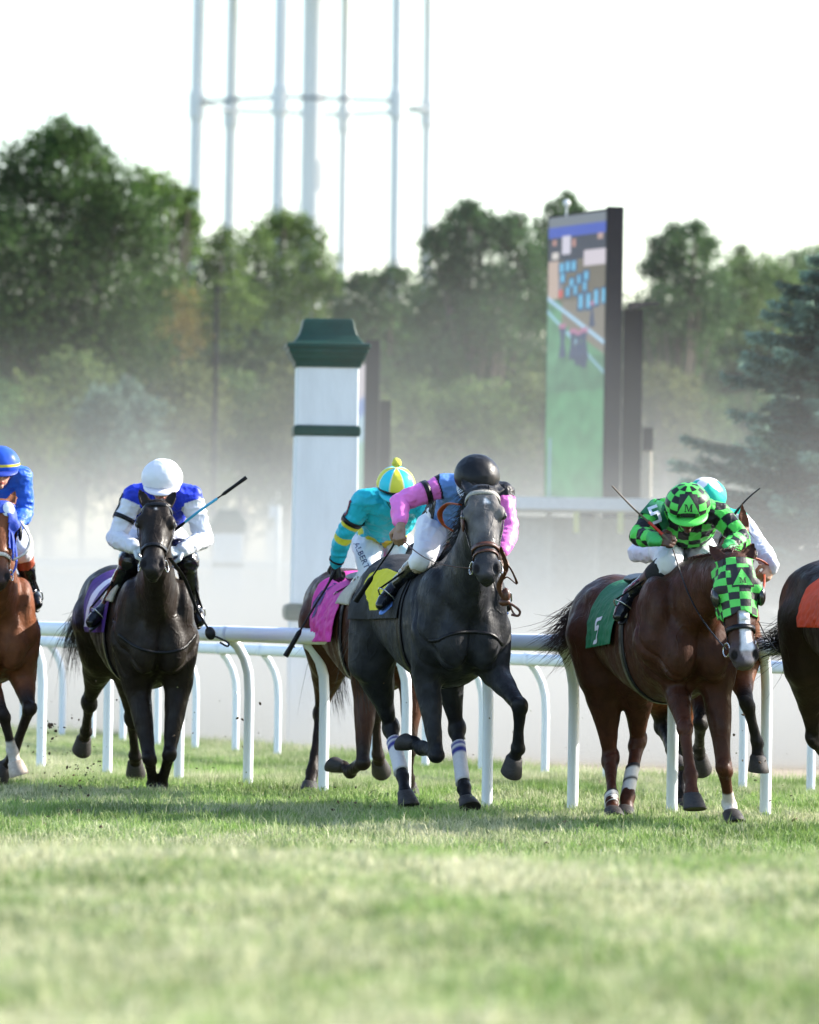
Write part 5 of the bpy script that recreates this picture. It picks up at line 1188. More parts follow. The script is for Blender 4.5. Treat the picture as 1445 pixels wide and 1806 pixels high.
s = Soup(); s.tube(smooth_path([W(q) for q in ((882, 965, -.75), (893, 1000, -.7), (880, 1035, -.65), (893, 1065, -.62))], 14), .017, 8, 0, .35); s.tube(smooth_path([W(q) for q in ((886, 985, -.72), (902, 1005, -.7), (912, 1030, -.68), (896, 1018, -.66), (888, 1022, -.66))], 14), .010, 6, 0, .4)
s.ell(W((892, 1050, -.62)), (.03, 0, 0), (0, .025, 0), (0, 0, .045)); s.ell(W((890, 1062, -.62)), (.035, 0, 0), (0, .02, 0), (0, 0, .025)); s.tube(smooth_path([W(q) for q in ((893, 1062, -.62), (906, 1068, -.62), (917, 1078, -.62), (914, 1086, -.62), (902, 1084, -.62))], 16), .008, 6); s.tube(smooth_path([W(q) for q in ((899, 1064, -.62), (904, 1078, -.61), (910, 1086, -.61))], 10), .006, 6)
sobj('loose_strap', s, M_brown, H.root)
s = Soup(); s.tube(smooth_path([W(q) for q in ((812, 890, -.55), (790, 889, -.45), (776, 905, -.35), (782, 925, -.3), (800, 937, -.3))], 18), .017, 8, 0, .35); sobj('neck_strap', s, M_redlea, H.root)

def silk_g(i):
    c = np.repeat(A((.014, .014, .018))[None], len(i['lab']), 0); t = i['lab'] == -1
    c[t & (np.abs(i['lat']) < .095) & (i['along'] > .02)] = (.13, .27, .62); c[t & (i['back'] > .09)] = (.014, .014, .018); c[t & (np.abs(i['lat']) > .115) & (i['along'] < i['L'] * .75)] = (.014, .014, .018)
    for k_ in (0, 1, 2, 3): c[i['lab'] == k_] = (.80, .20, .60)
    m_ = (i['lab'] == 0) | (i['lab'] == 2); c[m_ & (i['t'] < .16)] = (.014, .014, .018); return c
RG = make_rider(dict(D=40.0, k=1.0, vox=.005, J=dict(head=(841, 848, -.22), neck=(838, 875, -.05), pelvis=(792, 918, .48), shR=(784, 858, .0), shL=(886, 872, .0), elR=(704, 884, -.06), elL=(898, 935, -.10), wrR=(707, 928, -.20), wrL=(884, 978, -.32),
        hipR=(765, 932, .42), hipL=(824, 932, .42), knR=(748, 985, .10), knL=(852, 992, .10), anR=(700, 1032, .38), anL=(878, 1045, .38), toR=(672, 1067, .30), toL=(893, 1070, .30)),
    face=(.02, -.80, -.60), top=(.02, -.6, .8), haR=((-.12, -.35, -1), (-.3, -.9, .2), 1), haL=((-.3, -.5, -.8), (.2, -.8, .5), -1), skin=(.30, .18, .13), silk=silk_g, sleeveR=.78, sleeveL=.85,
    cap=lambda lo, la: np.where((la < -.18)[:, None], A((.55, .56, .6)), A((.013, .013, .015))), peak=(.55, .57, .62), helm=.143, boot=.1, boot_top=True, boot_top_t=.14, boot_top_m=mat('beige_boot_top', (.40, .33, .25), .6),
    sole=mat('blue_sole', (.10, .22, .6), .5), label='jockey with black cap, pink sleeves and light blue vest on the dark grey horse'))
armband(RG, 'shR', 'elR', .40, .035, M_black)
reins(HG, {-1: RG.J['wrR'] + A((.02, -.05, -.09)), 1: RG.J['wrL'] + A((0, -.05, -.06))}, M_brown)
whip([P(707, 938, 39.85), P(690, 968, 39.9), P(668, 1000, 39.98), P(656, 1018, 40.02)], .008, 'dark whip pointing down from the fist of the pink-sleeved arm', True)

# --- dark bay horse, left
HA = make_horse(dict(D=44.0, chest=(272, 1106), k=1.08, yaw=13, pitch=0, vox=.010, kw=1.04, poll=(277, 893, -.70), nose=(269, 1010, -1.08), face=(0, -1, .3),
    earR=(245, 860, -.66), earL=(311, 862, -.66),
    RF=[(243, 1215, .05), (264, 1338, -.12), (270, 1384, .14), (271, 1393, .10), (272, 1404, .05)], LF=[(314, 1212, .05), (299, 1330, -.10), (285, 1384, .12), (281, 1393, .08), (278, 1404, .04)],
    RH=[(180, 1155, 1.25), (157, 1240, 1.6), (152, 1290, 1.85), (148, 1302, 1.93), (144, 1313, 1.98)], LH=[(225, 1160, 1.2), (232, 1268, 1.5), (238, 1333, 1.7), (238, 1345, 1.77), (238, 1355, 1.84)],
    base=(.017, .012, .009), points=(.012, .009, .008), muzzle=(.022, .019, .019), belly=(.017, .012, .009), hair=M_hair_black, label='near-black horse running clear at the left with a purple saddle cloth', fore=.04,
    marks=[(.075, .095, .004, .008, -.005, .0, (.5, .5, .5))], palehoof=('RF',), tail=[(152, 1085, 1.8), (128, 1130, 2.0), (122, 1185, 2.1)], seed=4))
bridle(HA, M_black, M_black)
saddlery(HA, [M_pur, M_wcl], lambda u, p: 1 if (-.20 < u < -.06 and -92 < p < -20) else 0, u0=-.34, u1=.40, ph=98, seed=5)
H = HA; s = Soup(); strap(s, H.bvh, [H.L(.55, .24, 1.25), H.L(.78, .18, 1.10), H.L(.88, 0, 1.04), H.L(.78, -.18, 1.10), H.L(.55, -.24, 1.25)], .02, .004, .003, 26); sobj('breast_strap', s, M_black, H.root)
W = H.W
s = Soup(); s.tube(smooth_path([W(q) for q in ((300, 985, -.8), (325, 1020, -.5), (345, 1070, -.4), (365, 1105, -.4), (372, 1118, -.4))], 16), .016, 8, 0, .4); s.ell(W((371, 1117, -.4)), (.03, 0, .02), (0, .025, 0), (-.02, 0, .04)); s.tube(smooth_path([W(q) for q in ((373, 1120, -.4), (388, 1126, -.4), (403, 1134, -.4), (401, 1140, -.4), (388, 1133, -.4))], 14), .007, 6); sobj('loose_strap', s, M_black, H.root)
def silk_a(i):
    c = np.repeat(A((.72, .74, .80))[None], len(i['lab']), 0); t = i['lab'] == -1; c[t & (i['along'] > i['L'] * .42)] = (.02, .045, .55)
    c[t & (np.abs(i['back'] - .115) < .012) & (np.abs(i['lat']) > .06)] = (.6, .65, .75); m_ = ((i['lab'] == 0) | (i['lab'] == 2)) & (i['t'] < .14); c[m_] = (.02, .045, .55); return c
RA = make_rider(dict(D=44.0, k=1.04, vox=.0055, J=dict(head=(286, 852, -.22), neck=(286, 872, 0), pelvis=(272, 940, .50), shR=(236, 876, .0), shL=(336, 876, .0), elR=(203, 950, -.04), elL=(360, 950, -.04), wrR=(238, 966, -.24), wrL=(322, 970, -.24),
        hipR=(247, 955, .42), hipL=(303, 955, .42), knR=(232, 990, .08), knL=(328, 990, .08), anR=(190, 1068, .30), anL=(341, 1068, .32), toR=(160, 1098, .22), toL=(352, 1096, .25)),
    face=(.0, -.93, -.32), top=(0, -.35, .93), haR=((.9, -.5, -.15), (-.2, -.6, .8), 1), haL=((-.9, -.5, -.15), (.2, -.6, .8), -1), glove=M_glove_w, skin=(.30, .17, .12), silk=silk_a,
    cap=lambda lo, la: np.repeat(A((.74, .75, .80))[None], len(lo), 0), peak=(.70, .68, .74), helm=.142, boot=.02, boot_up=.45, label='jockey with plain white cap, blue yoke and white sleeves on the near-black horse', breech=.02))
armband(RA, 'shR', 'elR', .52, .03, M_black)
s = Soup(); strap(s, RA.silk_bvh, [RA.J['shR'] + A((-.07, -.02, .02)), lerp(RA.J['shR'], RA.J['elR'], .28) + A((-.08, -.03, 0)), lerp(RA.J['shR'], RA.J['elR'], .5) + A((-.08, -.02, 0))], .02, .004, .003, 12); sobj('arm_strap', s, M_black, RA.silks)
reins(HA, {-1: RA.J['wrR'] + A((.08, -.03, -.03)), 1: RA.J['wrL'] + A((-.08, -.03, -.03))})
M_bluesh = mat('blue_shaft', (.05, .40, .62), .4)
o = whip([P(308, 935, 43.65), P(325, 922, 43.62), P(352, 901, 43.6), P(385, 878, 43.6), P(392, 873, 43.6)], .0075, 'whip with a pale blue shaft raised beside the white-capped rider', True, cols=(M_black, M_bluesh, 4, 12))

# --- bay behind the grey
HB = make_horse(dict(D=43.3, chest=(692, 1112), k=1.06, yaw=15, vox=.012, poll=(782, 935, -.62), nose=(800, 1050, -.95), face=(.1, -1, .3),
    RF=[(645, 1212, .05), (640, 1345, -.08), (618, 1362, .15), (606, 1352, .21), (593, 1339, .26)], LF=[(728, 1210, .0), (722, 1322, -.05), (721, 1372, .22), (721, 1384, .28), (722, 1396, .33)],
    RH=[(582, 1165, 1.25), (566, 1255, 1.5), (551, 1362, 1.3), (547, 1382, 1.25), (543, 1402, 1.22)], LH=[(640, 1150, 1.2), (662, 1255, 1.5), (667, 1332, 1.6), (668, 1344, 1.66), (669, 1352, 1.74)],
    base=(.055, .021, .011), points=(.018, .012, .010), muzzle=(.02, .016, .014), hair=M_hair_black, label='bay horse mostly hidden behind the left flank of the grey', seed=6, tail=[(600, 1100, 1.9), (590, 1170, 2.1), (600, 1250, 2.2)], socks={'LH': .0}))
bridle(HB, M_black)
o, bv = saddlery(HB, [M_pnk, M_wcl], lambda u, p: 1 if (-.40 < u < -.31 and -128 < p < -104) else 0, u0=-.35, u1=.28, ph=104, flare=.04, wob=.016, seed=8)
V4, F4 = text_mesh('4', .34, .02); H = HB; q = H.L(-.22, -.30, 1.40); decal('number_print', V4, F4, q, unit(H.h * .9 + A((.3, 0, 0))), unit(Z * .8 + H.l * .5), bv, M_pur, o, .006, 1)
def silk_b(i):
    CY = A((.02, .44, .56)); YL = A((.62, .60, .05)); c = np.repeat(CY[None], len(i['lab']), 0); t = i['lab'] == -1; L_ = i['L']
    c[t & (i['along'] < L_ * .45) & (i['along'] > L_ * .18) & (np.abs((i['lat'] * 9) % 1 - .5) * 2 + np.abs(i['along'] / L_ - .31) * 5 < .95)] = YL
    m_ = ((i['lab'] == 0) | (i['lab'] == 2)); c[m_ & (i['t'] > .62) & (i['t'] < .80)] = YL; m_ = ((i['lab'] == 1) | (i['lab'] == 3)); c[m_ & (i['t'] > .08) & (i['t'] < .26)] = YL
    c[t & (i['back'] > .08) & (np.abs(np.abs(i['lat']) - .13) < .02)] = YL; return c
def cap_b(lo, la):
    k_ = np.floor((lo + math.pi / 8) / (math.pi / 4)).astype(int) % 2; c = np.where((k_ == 0)[:, None], A((.66, .64, .07)), A((.04, .60, .74))); 
    f = np.abs(((lo + math.pi / 8) / (math.pi / 4)) % 1 - .0); f = np.minimum(f, 1 - f); c[f * np.cos(la) < .03] = (.75, .75, .55); c[la < -.10] = (.04, .55, .68); return c
RB = make_rider(dict(D=43.5, k=1.02, vox=.006, J=dict(head=(698, 862, -.12), neck=(694, 875, .02), pelvis=(672, 955, .55), shR=(642, 884, .02), shL=(744, 890, .02), elR=(609, 938, .12), elL=(768, 940, -.06), wrR=(592, 994, .26), wrL=(742, 958, -.28),
        hipR=(650, 962, .48), hipL=(702, 964, .48), knR=(655, 1012, .15), knL=(735, 1006, .15), anR=(616, 1050, .45), anL=(762, 1058, .45), toR=(592, 1070, .36), toL=(778, 1080, .38)),
    face=(.06, -.9, -.42), top=(.02, -.42, .9), haR=((.05, .1, -1), (-.6, -.8, 0), 1), haL=((-.5, -.6, -.5), (.1, -.7, .7), -1), glove=M_glove_k, skin=(.12, .07, .05), silk=silk_b, cap=cap_b, peak=(.05, .5, .6), rim=M_black, helm=.130,
    boot=.16, label='jockey in turquoise and yellow silks with a yellow pompom on the cap'))
s = Soup(); pc = RB.hc2 + RB.hu * (RB.hs + .022); s.ell(pc, (.031, 0, 0), (0, .031, 0), (0, 0, .031)); V, F = s.arrays(); V = V + (V - pc) * (vnoise(V, 90, 3) * .16)[:, None]; obj('pompom', V, F, mat('pompom_wool', (.75, .74, .10), .9, .1, 100, .8, 300), RB.helmet)
armband(RB, 'shR', 'elR', .62, .032, M_black); s = Soup(); strap(s, RB.silk_bvh, [RB.J['shR'] + A((-.08, -.02, .0)), lerp(RB.J['shR'], RB.J['elR'], .3) + A((-.08, -.03, 0)), lerp(RB.J['shR'], RB.J['elR'], .6) + A((-.08, -.02, 0))], .024, .004, .003, 12); sobj('arm_strap', s, mat('maroon_strap', (.16, .03, .06), .5), RB.silks)
armband(RB, 'elR', 'wrR', .86, .012, M_black, 'cuff_band')
VT, FT = text_mesh('ALBERTO', .056, .0004); q = lerp(RB.J['hipR'], RB.J['knR'], .42); decal('leg_lettering', VT, FT, q + A((-.045, -.1, -.01)), unit((.42, 0, -.90)), unit((.90, 0, .42)), RB.breech_bvh, mat('navy_print', (.02, .03, .12), .6), RB.breech, .003, 1)
reins(HB, {1: RB.J['wrL'] + A((0, -.05, -.04))})
whip([P(594, 1000, 43.75), P(578, 1032, 43.75), P(552, 1074, 43.75), P(530, 1112, 43.75)], .0095, 'long whip hanging from the black glove of the turquoise rider', True)

# --- bay behind the chestnut
HE = make_horse(dict(D=40.9, chest=(1268, 1122), k=1.03, yaw=15, vox=.012, poll=(1296, 938, -.68), nose=(1308, 1075, -1.0), face=(.15, -1, .3), earL=(1309, 880, -.62), earR=(1285, 893, -.62),
    RF=[(1238, 1205, .1), (1236, 1275, -.12), (1233, 1322, .12), (1234, 1335, .18), (1236, 1348, .24)], LF=[(1306, 1192, -.05), (1318, 1242, -.36), (1336, 1308, -.30), (1337, 1335, -.30), (1335, 1362, -.29)],
    RH=[(1152, 1200, 1.1), (1168, 1280, 1.25), (1184, 1322, .98), (1189, 1337, .95), (1195, 1357, .93)], LH=[(1205, 1200, 1.1), (1206, 1325, 1.2), (1203, 1398, 1.0), (1204, 1414, .97), (1206, 1430, .95)],
    base=(.105, .034, .013), points=(.012, .010, .010), muzzle=(.03, .018, .014), hair=M_hair_black, label='bright bay horse almost hidden behind the chestnut in the checkered hood', seed=8, mane_n=90, tail_n=60, tail=[(1170, 1100, 1.8), (1165, 1160, 2.0), (1165, 1220, 2.1)]))
bridle(HE, M_black)
saddlery(HE, [M_wcl], lambda u, p: 0, seed=9)
def silk_e(i):
    c = np.repeat(A((.70, .68, .74))[None], len(i['lab']), 0); t = i['lab'] == -1; c[t & (i['back'] > .02) & (i['along'] > i['L'] * .3)] = (.02, .42, .32); return c
def cap_e(lo, la):
    c = np.repeat(A((.02, .46, .34))[None], len(lo), 0); k_ = ((lo / (math.pi / 2)) % 1); c[(np.abs(k_ - .5) * 2 < (la - .55) * 1.5)] = (.74, .72, .78); c[la > 1.25] = (.74, .72, .78); return c
RE = make_rider(dict(D=40.9, k=1.0, vox=.0055, J=dict(head=(1246, 884, -.1), neck=(1244, 895, .02), pelvis=(1240, 952, .5), shR=(1190, 912, .02), shL=(1300, 918, .02), elR=(1124, 976, -.02), elL=(1342, 968, -.10), wrR=(1172, 974, -.24), wrL=(1362, 1000, -.33),
        hipR=(1215, 960, .45), hipL=(1270, 960, .45), knR=(1207, 1002, .12), knL=(1300, 1004, .12), anR=(1190, 1060, .4), anL=(1316, 1062, .4), toR=(1180, 1086, .32), toL=(1318, 1090, .32)),
    face=(.05, -.9, -.4), top=(.02, -.4, .9), haR=((.9, -.3, -.1), (0, -.9, .4), 1), haL=((-.35, -.3, -.5), (.6, -.8, .2), 1), skin=(.52, .30, .20), silk=silk_e, cap=cap_e, peak=(.02, .4, .3), helm=.128, label='jockey with teal and white cap behind the checkered rider'))
reins(HE, {1: RE.J['wrL'] + A((-.05, -.04, -.04))}, M_redlea, .02)
s = Soup(); s.tube(smooth_path([P(1310, 992, 40.4), P(1325, 984, 40.45), P(1342, 988, 40.5), P(1357, 998, 40.55)], 10), .012, 6, 0, .5); sobj('rein_loop', s, M_redlea, HE.root)
whip([P(1292, 912, 40.8), P(1310, 889, 40.8), P(1326, 873, 40.8), P(1341, 861, 40.8)], .006, 'thin whip tip sticking up beside the upright ear behind the checkered rider', False)

# --- chestnut with hood
HC = make_horse(dict(D=39.2, chest=(1210, 1112), fw=1.20, bw=.93, k=1.09, yaw=16.5, pitch=4, vox=.0095, kw=1.08, poll=(1296, 990, -.78), nose=(1314, 1172, -1.0), face=(.10, -1, .12),
    earR=(1246, 956, -.70), earL=(1332, 955, -.74),
    RF=[(1193, 1208, .02), (1208, 1285, -.28), (1218, 1368, -.40), (1221, 1403, -.47), (1223, 1440, -.50)], LF=[(1264, 1213, 0), (1277, 1356, -.10), (1287, 1420, .06), (1290, 1434, .02), (1293, 1452, -.01)],
    RH=[(1062, 1190, 1.15), (1077, 1338, 1.25), (1080, 1414, .95), (1081, 1430, .90), (1082, 1446, .86)], LH=[(1125, 1190, 1.1), (1125, 1310, 1.3), (1107, 1406, 1.05), (1104, 1428, 1.0), (1101, 1444, .96)],
    base=(.048, .0165, .009), points=(.056, .018, .009), muzzle=(.07, .055, .06), hair=M_hair_red, label='dark chestnut horse with a green and black checkered hood and white blaze', seed=3, mane_side=-1, mane_len=1.3, mane_n=220,
    socks={'LF': .12}, marks=[(.30, .54, .024, .034, .010, .016, (.66, .66, .72)), (.54, .60, .034, .020, .016, .020, (.42, .34, .34))], tail=[(1032, 1080, 1.7), (1008, 1112, 1.85), (990, 1130, 1.95), (968, 1142, 2.0)], tail_sp=.075, tail_wild=.3, tail_n=620))
H = HC; bridle(HC, M_black, M_black, brow=False, cheek=True)
def make_hood(H, mats, t1, lowf, colf, th=.003):
    nt_, na_ = 58, 96; T_ = np.linspace(.0, t1, nt_); Q_ = np.linspace(-2.35, 2.35, na_); V = []; RR = np.zeros((nt_, na_))
    for i, t in enumerate(T_):
        c = H.HP(t, 0, -.05)
        for j, q in enumerate(Q_):
            d = H.n * math.cos(q) + H.lh * math.sin(q); h_ = H.bvh.ray_cast(Vector(c + d * .3), Vector(-d), .3); RR[i, j] = min(.3 - h_[3], .17) if h_[0] is not None else .12
    for _ in range(2):
        Qd = np.pad(RR, 1, 'edge'); RR = np.maximum(RR, (Qd[:-2, 1:-1] + Qd[2:, 1:-1] + Qd[1:-1, :-2] + Qd[1:-1, 2:]) / 4)
    for i, t in enumerate(T_):
        c = H.HP(t, 0, -.05)
        for j, q in enumerate(Q_): d = H.n * math.cos(q) + H.lh * math.sin(q); V.append(c + d * (RR[i, j] + .009))
    V = np.array(V); V = V + (V - H.HP(.15, 0, -.05)) * (vnoise(V, 28, 3) * .010)[:, None]; F, mi = [], []
    for i in range(nt_ - 1):
        for j in range(na_ - 1):
            if T_[i] > lowf(Q_[j]): continue
            F.append((i * na_ + j, i * na_ + j + 1, (i + 1) * na_ + j + 1, (i + 1) * na_ + j)); mi.append(colf(T_[i], Q_[j]))
    hood = obj('hood', V, F, mats, H.root, midx=mi); md = hood.modifiers.new('t', 'SOLIDIFY'); md.thickness = th; return hood, bvh_of(V, F)
M_gr = mat('green_hood', G_, .6, .06, 30, .3, 60); M_kh = mat('black_hood', K_, .6, .1, 30, .3, 60)
hood, hb = make_hood(H, [M_gr, M_kh], .335, lambda q: .305 + .035 * min(1, abs(q) / .7) - .05 * max(0, abs(q) - 1.2), lambda t, q: (int(t / .041) + int(math.floor((q + 20.235) / .47))) % 2)
ux = unit(H.lh); uy = unit(-H.a); o_ = H.HP(.128, .018, 0) + H.n * .1
decal('emblem_ground', [(-.066, -.055), (.066, -.055), (.066, .068), (-.066, .068)], [(0, 1, 2, 3)], o_, ux, uy, hb, M_kh, hood, .006, 4)
decal('triangle', [(-.060, -.045), (.060, -.045), (0, .058)], [(0, 1, 2)], o_, ux, uy, hb, M_gr, hood, .009, 4)
decal('letter_m', [(x_ * .042, y_ * .042 - .018) for x_, y_ in SERIF_M[0]], SERIF_M[1], o_, ux, uy, hb, M_kh, hood, .012, 1)
for sd_ in (-1, 1):
    s = Soup(); s.ell(H.HP(.205, sd_ * .112, .002), H.a * .066, H.n * .052, H.lh * sd_ * .030 + H.n * .004); V, F, N = remesh(s, .006, 2); obj('blinker_cup', V, F, mat('blinker_black', (.012, .012, .014), .22, coat=.4) if sd_ < 0 else bpy.data.materials['blinker_black'], hood)
s = Soup(); s.box(H.HP(.345, .012, .042 + .014), H.lh * .030, H.a * .020, H.n * .004); sobj('noseband_pad', s, M_wcl, H.root)
s = Soup(); s.tube(smooth_path([H.HP(.33, .10, -.06), H.HP(.42, .13, -.06), H.HP(.50, .17, -.06)], 8), .009, 6, 0, .5); sobj('loose_strap', s, M_black, H.root)
o, bv = saddlery(HC, [M_grn, M_wcl], lambda u, p: 0, u0=-.26, u1=.24, ph=100, flare=.02, wob=.010, seed=12, pad_ph=74, pu=(.30, .42), edge=lambda i, j: -.05 * math.cos(j * 3))
q = H.L(-.08, -.31, 1.25); decal('number_print', [(x_ * .15, y_ * .15) for x_, y_ in FIVE[0]], FIVE[1], q, unit(H.h * .9 + A((.3, 0, 0))), unit(Z * .9 + H.l * .3), bv, M_wcl, o, .006, 3)
for key, z0, z1 in (('RH', .80, 1.05), ('LH', .42, 1.02)):
    E, K, Fk, Cn, Hb, dor = H.legs[key]; d = unit(Fk - K); x = H.l; y = np.cross(d, x); s = Soup(); R_ = []; cc = []
    for t in np.linspace(z0, z1, 14):
        f = (t - z0) / (z1 - z0); R_.append([A(K + (Fk - K) * t) - dor * .012 + (x * math.cos(q) * .9 + y * math.sin(q) * 1.1) * (.050 + .0015 * math.sin(t * 90)) for q in np.linspace(0, 2 * math.pi, 20, endpoint=False)]); cc += [(.02, .02, .02) if (f < .1 or (.45 < f < .53)) else (.62, .60, .58)] * 20
    s.loft(R_); V, F = s.arrays(); cc += [(.6, .6, .6)] * 2; obj('bandage', V, F, M_bandage, H.root, None, np.array(cc))
def silk_c(i):
    V = i['V']; n_ = len(V); c = np.zeros((n_, 3)); J = i['J']; k_ = np.zeros(n_, dtype=int); t = i['lab'] == -1
    k_[t] = (np.floor(i['along'][t] / .07) + np.floor((i['lat'][t] + 5) / .07) + (i['back'][t] > 0)).astype(int) % 2
    for li, (_, a_, b_) in enumerate(i['segs']):
        m_ = i['lab'] == li; ax = unit(b_ - a_); x = unit(np.cross(ax, (0, 1, .2))); y = np.cross(ax, x); q = V[m_] - a_; ang = np.arctan2(q @ y, q @ x); al = q @ ax
        k_[m_] = (np.floor(al / .068 + 50) + np.floor((ang + math.pi) / (math.pi / 2.0))).astype(int) % 2
    c[k_ == 0] = G_; c[k_ == 1] = K_; m_ = ((i['lab'] == 1) | (i['lab'] == 3)) & (i['t'] > .80); c[m_] = (.06, .42, .12); return c
def cap_c(lo, la):
    rows = np.floor((la + 3) / .34).astype(int); cols_ = np.floor((lo + math.pi / 10) / (math.pi / 5)).astype(int); k_ = (rows + cols_) % 2; c = np.where((k_ == 0)[:, None], G_, K_); c[la > 1.42] = G_; c[la < -.2] = G_; return c
RC = make_rider(dict(D=39.2, k=1.0, vox=.005, J=dict(head=(1213, 898, -.32), neck=(1213, 905, -.05), pelvis=(1198, 958, .48), shR=(1164, 902, .0), shL=(1268, 908, .0), elR=(1127, 945, -.12), elL=(1308, 950, -.12), wrR=(1158, 953, -.34), wrL=(1284, 968, -.36),
        hipR=(1176, 965, .42), hipL=(1228, 966, .42), knR=(1180, 996, -.02), knL=(1264, 1000, .08), anR=(1113, 1048, .20), anL=(1285, 1070, .34), toR=(1092, 1086, .14), toL=(1292, 1096, .28)),
    face=(.0, -.90, -.42), top=(0, -.42, .90), haR=((1, -.25, 0), (0, -1, .25), -1), haL=((-.75, -.35, -.55), (-.1, -.8, .5), 1), skin=(.085, .04, .028), silk=silk_c, cap=cap_c, peak=tuple(G_), helm=.138, boot=.34, boot_top=True, boot_top_t=.38,
    boot_top_m=mat('brown_boot_top', (.07, .035, .025), .5), breech=.12, label='jockey in green and black checkered silks with an M on the cap'))
s = Soup(); d_ = unit(RC.J['anR'] - RC.J['knR']); x = unit(np.cross(d_, Z)); y = np.cross(d_, x); kq = RC.J['knR']; s.loft([s.ring(kq + d_ * t, x, y, r_, r_, 20) for t, r_ in ((.03, .072), (.05, .077), (.12, .073), (.145, .068))]); sobj('knee_band', s, M_blk, RC.root)
ux = unit(RC.hl); o_ = RC.hc2 + RC.fd * .16 + RC.hu * .070; uy = unit(RC.hu * .75 - RC.fd * .66)
decal('emblem_ground', [(-.070, -.060), (.070, -.060), (.052, .075), (-.052, .075)], [(0, 1, 2, 3)], o_, ux, uy, RC.helm_bvh, M_kh, RC.helmet, .0015, 4)
decal('triangle', [(-.066, -.040), (.066, -.040), (0, .065)], [(0, 1, 2)], o_, ux, uy, RC.helm_bvh, M_gr, RC.helmet, .0040, 4)
decal('letter_m', [(x_ * .050, y_ * .050 - .014) for x_, y_ in SERIF_M[0]], SERIF_M[1], o_, ux, uy, RC.helm_bvh, M_kh, RC.helmet, .0065, 1)
armband(RC, 'shR', 'elR', .20, .125, M_grn, off=.005)
sr, er = RC.J['shR'], RC.J['elR']; q = lerp(sr, er, .17) + A((-.012, -.12, .005)); decal('number_print', [(x_ * .10, y_ * .10) for x_, y_ in FIVE[0]], FIVE[1], q, unit((.93, 0, .36)), unit((-.36, 0, .93)), RC.silk_bvh, M_wcl, RC.silks, .026, 2)
M_redshaft = mat('red_shaft', (.5, .03, .02), .4)
whip([P(1184, 958, 38.84), P(1160, 934, 38.84), P(1118, 897, 38.84), P(1080, 857, 38.84)], .0075, 'brown whip with a red shaft held up by the checkered rider', False, cols=(mat('tan_whip', (.12, .085, .06), .5), M_redshaft, 3, 8))
reins(HC, {-1: RC.J['wrR'] + A((.1, 0, -.05)), 1: RC.J['wrL'] + A((-.05, -.03, -.05))})

# --- bay at the left edge
HL = make_horse(dict(D=44.5, chest=(-6, 1102), k=1.06, yaw=12, vox=.012, kw=1.04, poll=(-1, 892, -.70), nose=(-3, 1032, -1.02), face=(.05, -1, .2), earL=(28, 862, -.6), earR=(-30, 862, -.6),
    LF=[(40, 1195, .05), (52, 1250, -.15), (22, 1335, .08), (10, 1350, .13), (-2, 1364, .18)], RF=[(-24, 1200, .0), (6, 1262, -.25), (22, 1325, -.15), (27, 1345, -.14), (34, 1369, -.14)],
    LH=[(-25, 1160, 1.2), (-15, 1280, 1.4), (-12, 1355, 1.3), (-12, 1370, 1.25), (-12, 1385, 1.2)], RH=[(-98, 1160, 1.2), (-95, 1275, 1.4), (-90, 1350, 1.3), (-88, 1368, 1.25), (-86, 1383, 1.2)],
    base=(.150, .052, .022), points=(.020, .014, .012), muzzle=(.05, .03, .025), hair=M_hair_black, palehoof=('RF',), socks={'RF': .05}, label='bay horse with a blue hood, cut off by the left edge', seed=9, tail_n=40, mane_n=80))
bridle(HL, M_brown, M_padw)
H = HL
make_hood(H, [M_blu], .34, lambda q: .10 if abs(q) < .35 else (.10 + .24 * min(1, (abs(q) - .35) / .25) if abs(q) < .95 else (.12 if abs(q) < 1.5 else .26)), lambda t, q: 0)
for sd_ in (-1, 1):
    s = Soup(); s.ell(H.HP(.10, sd_ * .070, -.01), H.a * .11, H.n * .055, H.lh * .045); s.ell(H.HP(.16, sd_ * .115, .0), H.a * .05, H.n * .03, H.lh * .018); V, F, N = remesh(s, .007, 2); obj('hood_side', V, F, M_blu, H.root)
    s = Soup(); s.ell(H.HP(.19, sd_ * .128, -.02), H.a * .06, H.n * .045, H.lh * .015); sobj('blinker_cup', s, M_black, H.root)
    s = Soup(); s.ell(H.HP(.07, sd_ * .052, .055), H.a * .062, H.n * .03, H.lh * .042); sobj('forehead_pad', s, M_wcl, H.root)
    s = Soup(); s.tube(smooth_path([H.HP(.08, sd_ * .13, -.06), H.HP(.22, sd_ * .19, -.05), H.HP(.34, sd_ * .16, -.02), H.HP(.41, sd_ * .09, .0)], 12), .017, 8, 0, .5); sobj('sheepskin_roll', s, M_padw, H.root)
    s = Soup(); s.tube(smooth_path([H.HP(.14, sd_ * .05, .04), H.HP(.26, sd_ * .085, .02), H.HP(.40, sd_ * .085, -.02)], 10), .024, 8, 0, .3); sobj('hood_strap', s, M_blu, H.root)
saddlery(HL, [M_blu, M_wcl], lambda u, p: 1 if (-.2 < u < .0 and 20 < p < 80) else 0, u0=-.4, u1=.3, ph=95, flare=.06, wob=.015, seed=15)
s = Soup(); s.tube(smooth_path([H.W(q) for q in ((58, 1075, .2), (67, 1100, .15), (68, 1130, .15), (65, 1158, .15))], 10), .013, 6, 0, .4); sobj('loose_strap', s, M_black, H.root)
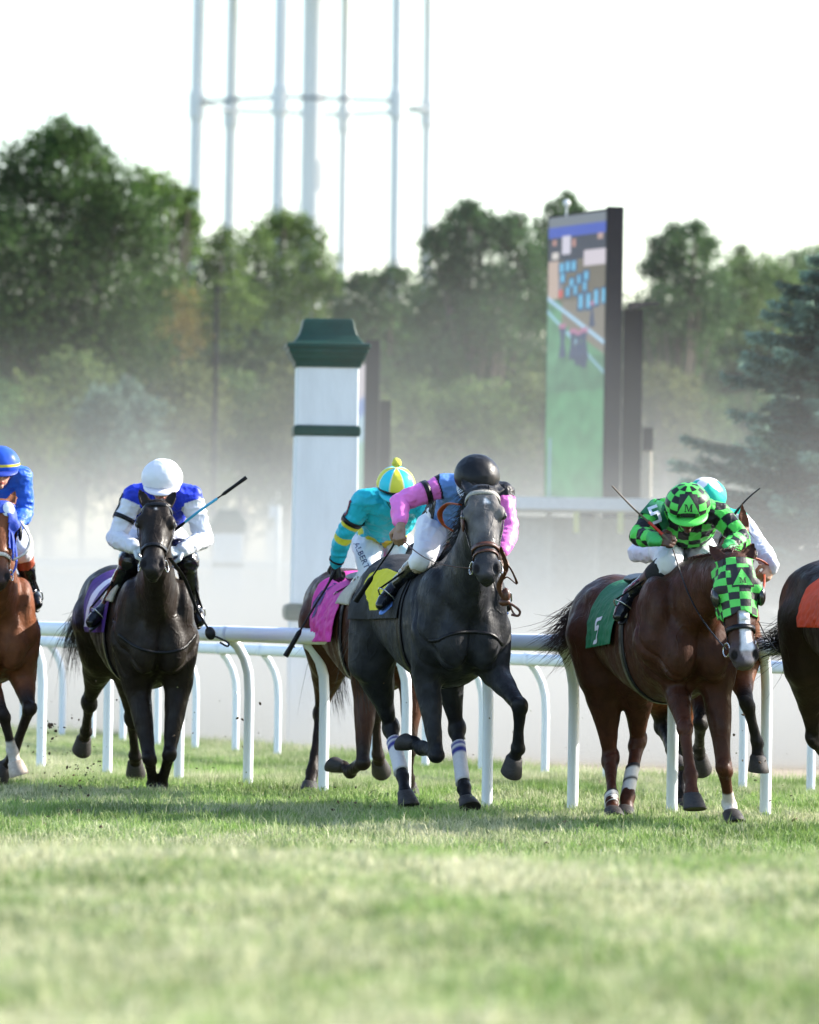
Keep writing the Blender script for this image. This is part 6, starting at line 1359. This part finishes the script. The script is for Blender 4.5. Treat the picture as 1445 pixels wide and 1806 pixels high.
RL = make_rider(dict(D=44.5, k=1.02, vox=.0055, J=dict(head=(0, 828, -.12), neck=(-2, 842, .02), pelvis=(-8, 925, .5), shR=(-52, 846, .0), shL=(38, 842, .0), elR=(-64, 905, .02), elL=(44, 902, .04), wrR=(-32, 935, -.2), wrL=(24, 935, -.2),
        hipR=(-35, 935, .42), hipL=(20, 935, .42), knR=(-58, 975, .08), knL=(40, 972, .08), anR=(-78, 1040, .34), anL=(54, 1042, .34), toR=(-85, 1068, .26), toL=(66, 1066, .26)),
    face=(.10, -.97, -.15), top=(0, -.15, 1), haR=((.6, -.6, -.4), (-.2, -.6, .8), 1), haL=((-.6, -.6, -.4), (.2, -.6, .8), -1), skin=(.50, .27, .20), silk=lambda i: np.repeat(A((.03, .12, .60))[None], len(i['lab']), 0),
    cap=lambda lo, la: np.where(((la > -.02) & (la < .12))[:, None], A((.66, .55, .05)), A((.02, .08, .48))), peak=(.03, .06, .34), helm=.138, boot=.05, boot_top=True, boot_top_t=.3, boot_top_m=mat('orange_brown_boot', (.25, .05, .02), .4), label='jockey in plain blue silks and blue cap at the left edge'))
reins(HL, {1: RL.J['wrL'] + A((0, -.06, -.03))}, M_blu)

# --- dark horse at the right edge
HR = make_horse(dict(D=38.6, chest=(1600, 1110), k=1.06, yaw=18, vox=.013, poll=(1602, 905, -.75), nose=(1612, 1050, -1.05), earL=(1632, 880, -.6), earR=(1575, 880, -.6),
    RF=[(1540, 1195, .05), (1545, 1310, -.1), (1550, 1400, .0), (1552, 1425, 0), (1554, 1450, 0)], LF=[(1618, 1195, .05), (1642, 1270, -.3), (1640, 1350, -.2), (1636, 1370, -.15), (1632, 1393, -.1)],
    RH=[(1425, 1175, 1.15), (1436, 1305, 1.4), (1468, 1352, 1.72), (1478, 1358, 1.8), (1489, 1363, 1.87)], LH=[(1515, 1170, 1.1), (1522, 1300, 1.3), (1530, 1390, 1.1), (1532, 1410, 1.05), (1534, 1434, 1.0)],
    base=(.022, .012, .009), points=(.010, .008, .007), hair=M_hair_black, label='dark brown horse at the right edge with an orange saddle cloth', seed=10, tail=[(1412, 1090, 1.75), (1388, 1128, 1.85), (1355, 1138, 1.9), (1328, 1140, 1.95)], tail_n=520, tail_sp=.05, tail_wild=.3, mane_n=60))
bridle(HR, M_black)
saddlery(HR, [M_orj, M_wcl], lambda u, p: 0, u0=-.24, u1=.3, ph=90, flare=.05, wob=.014, seed=18, edge=lambda i, j: -.04 * math.sin(j * 9))
print('cast done')
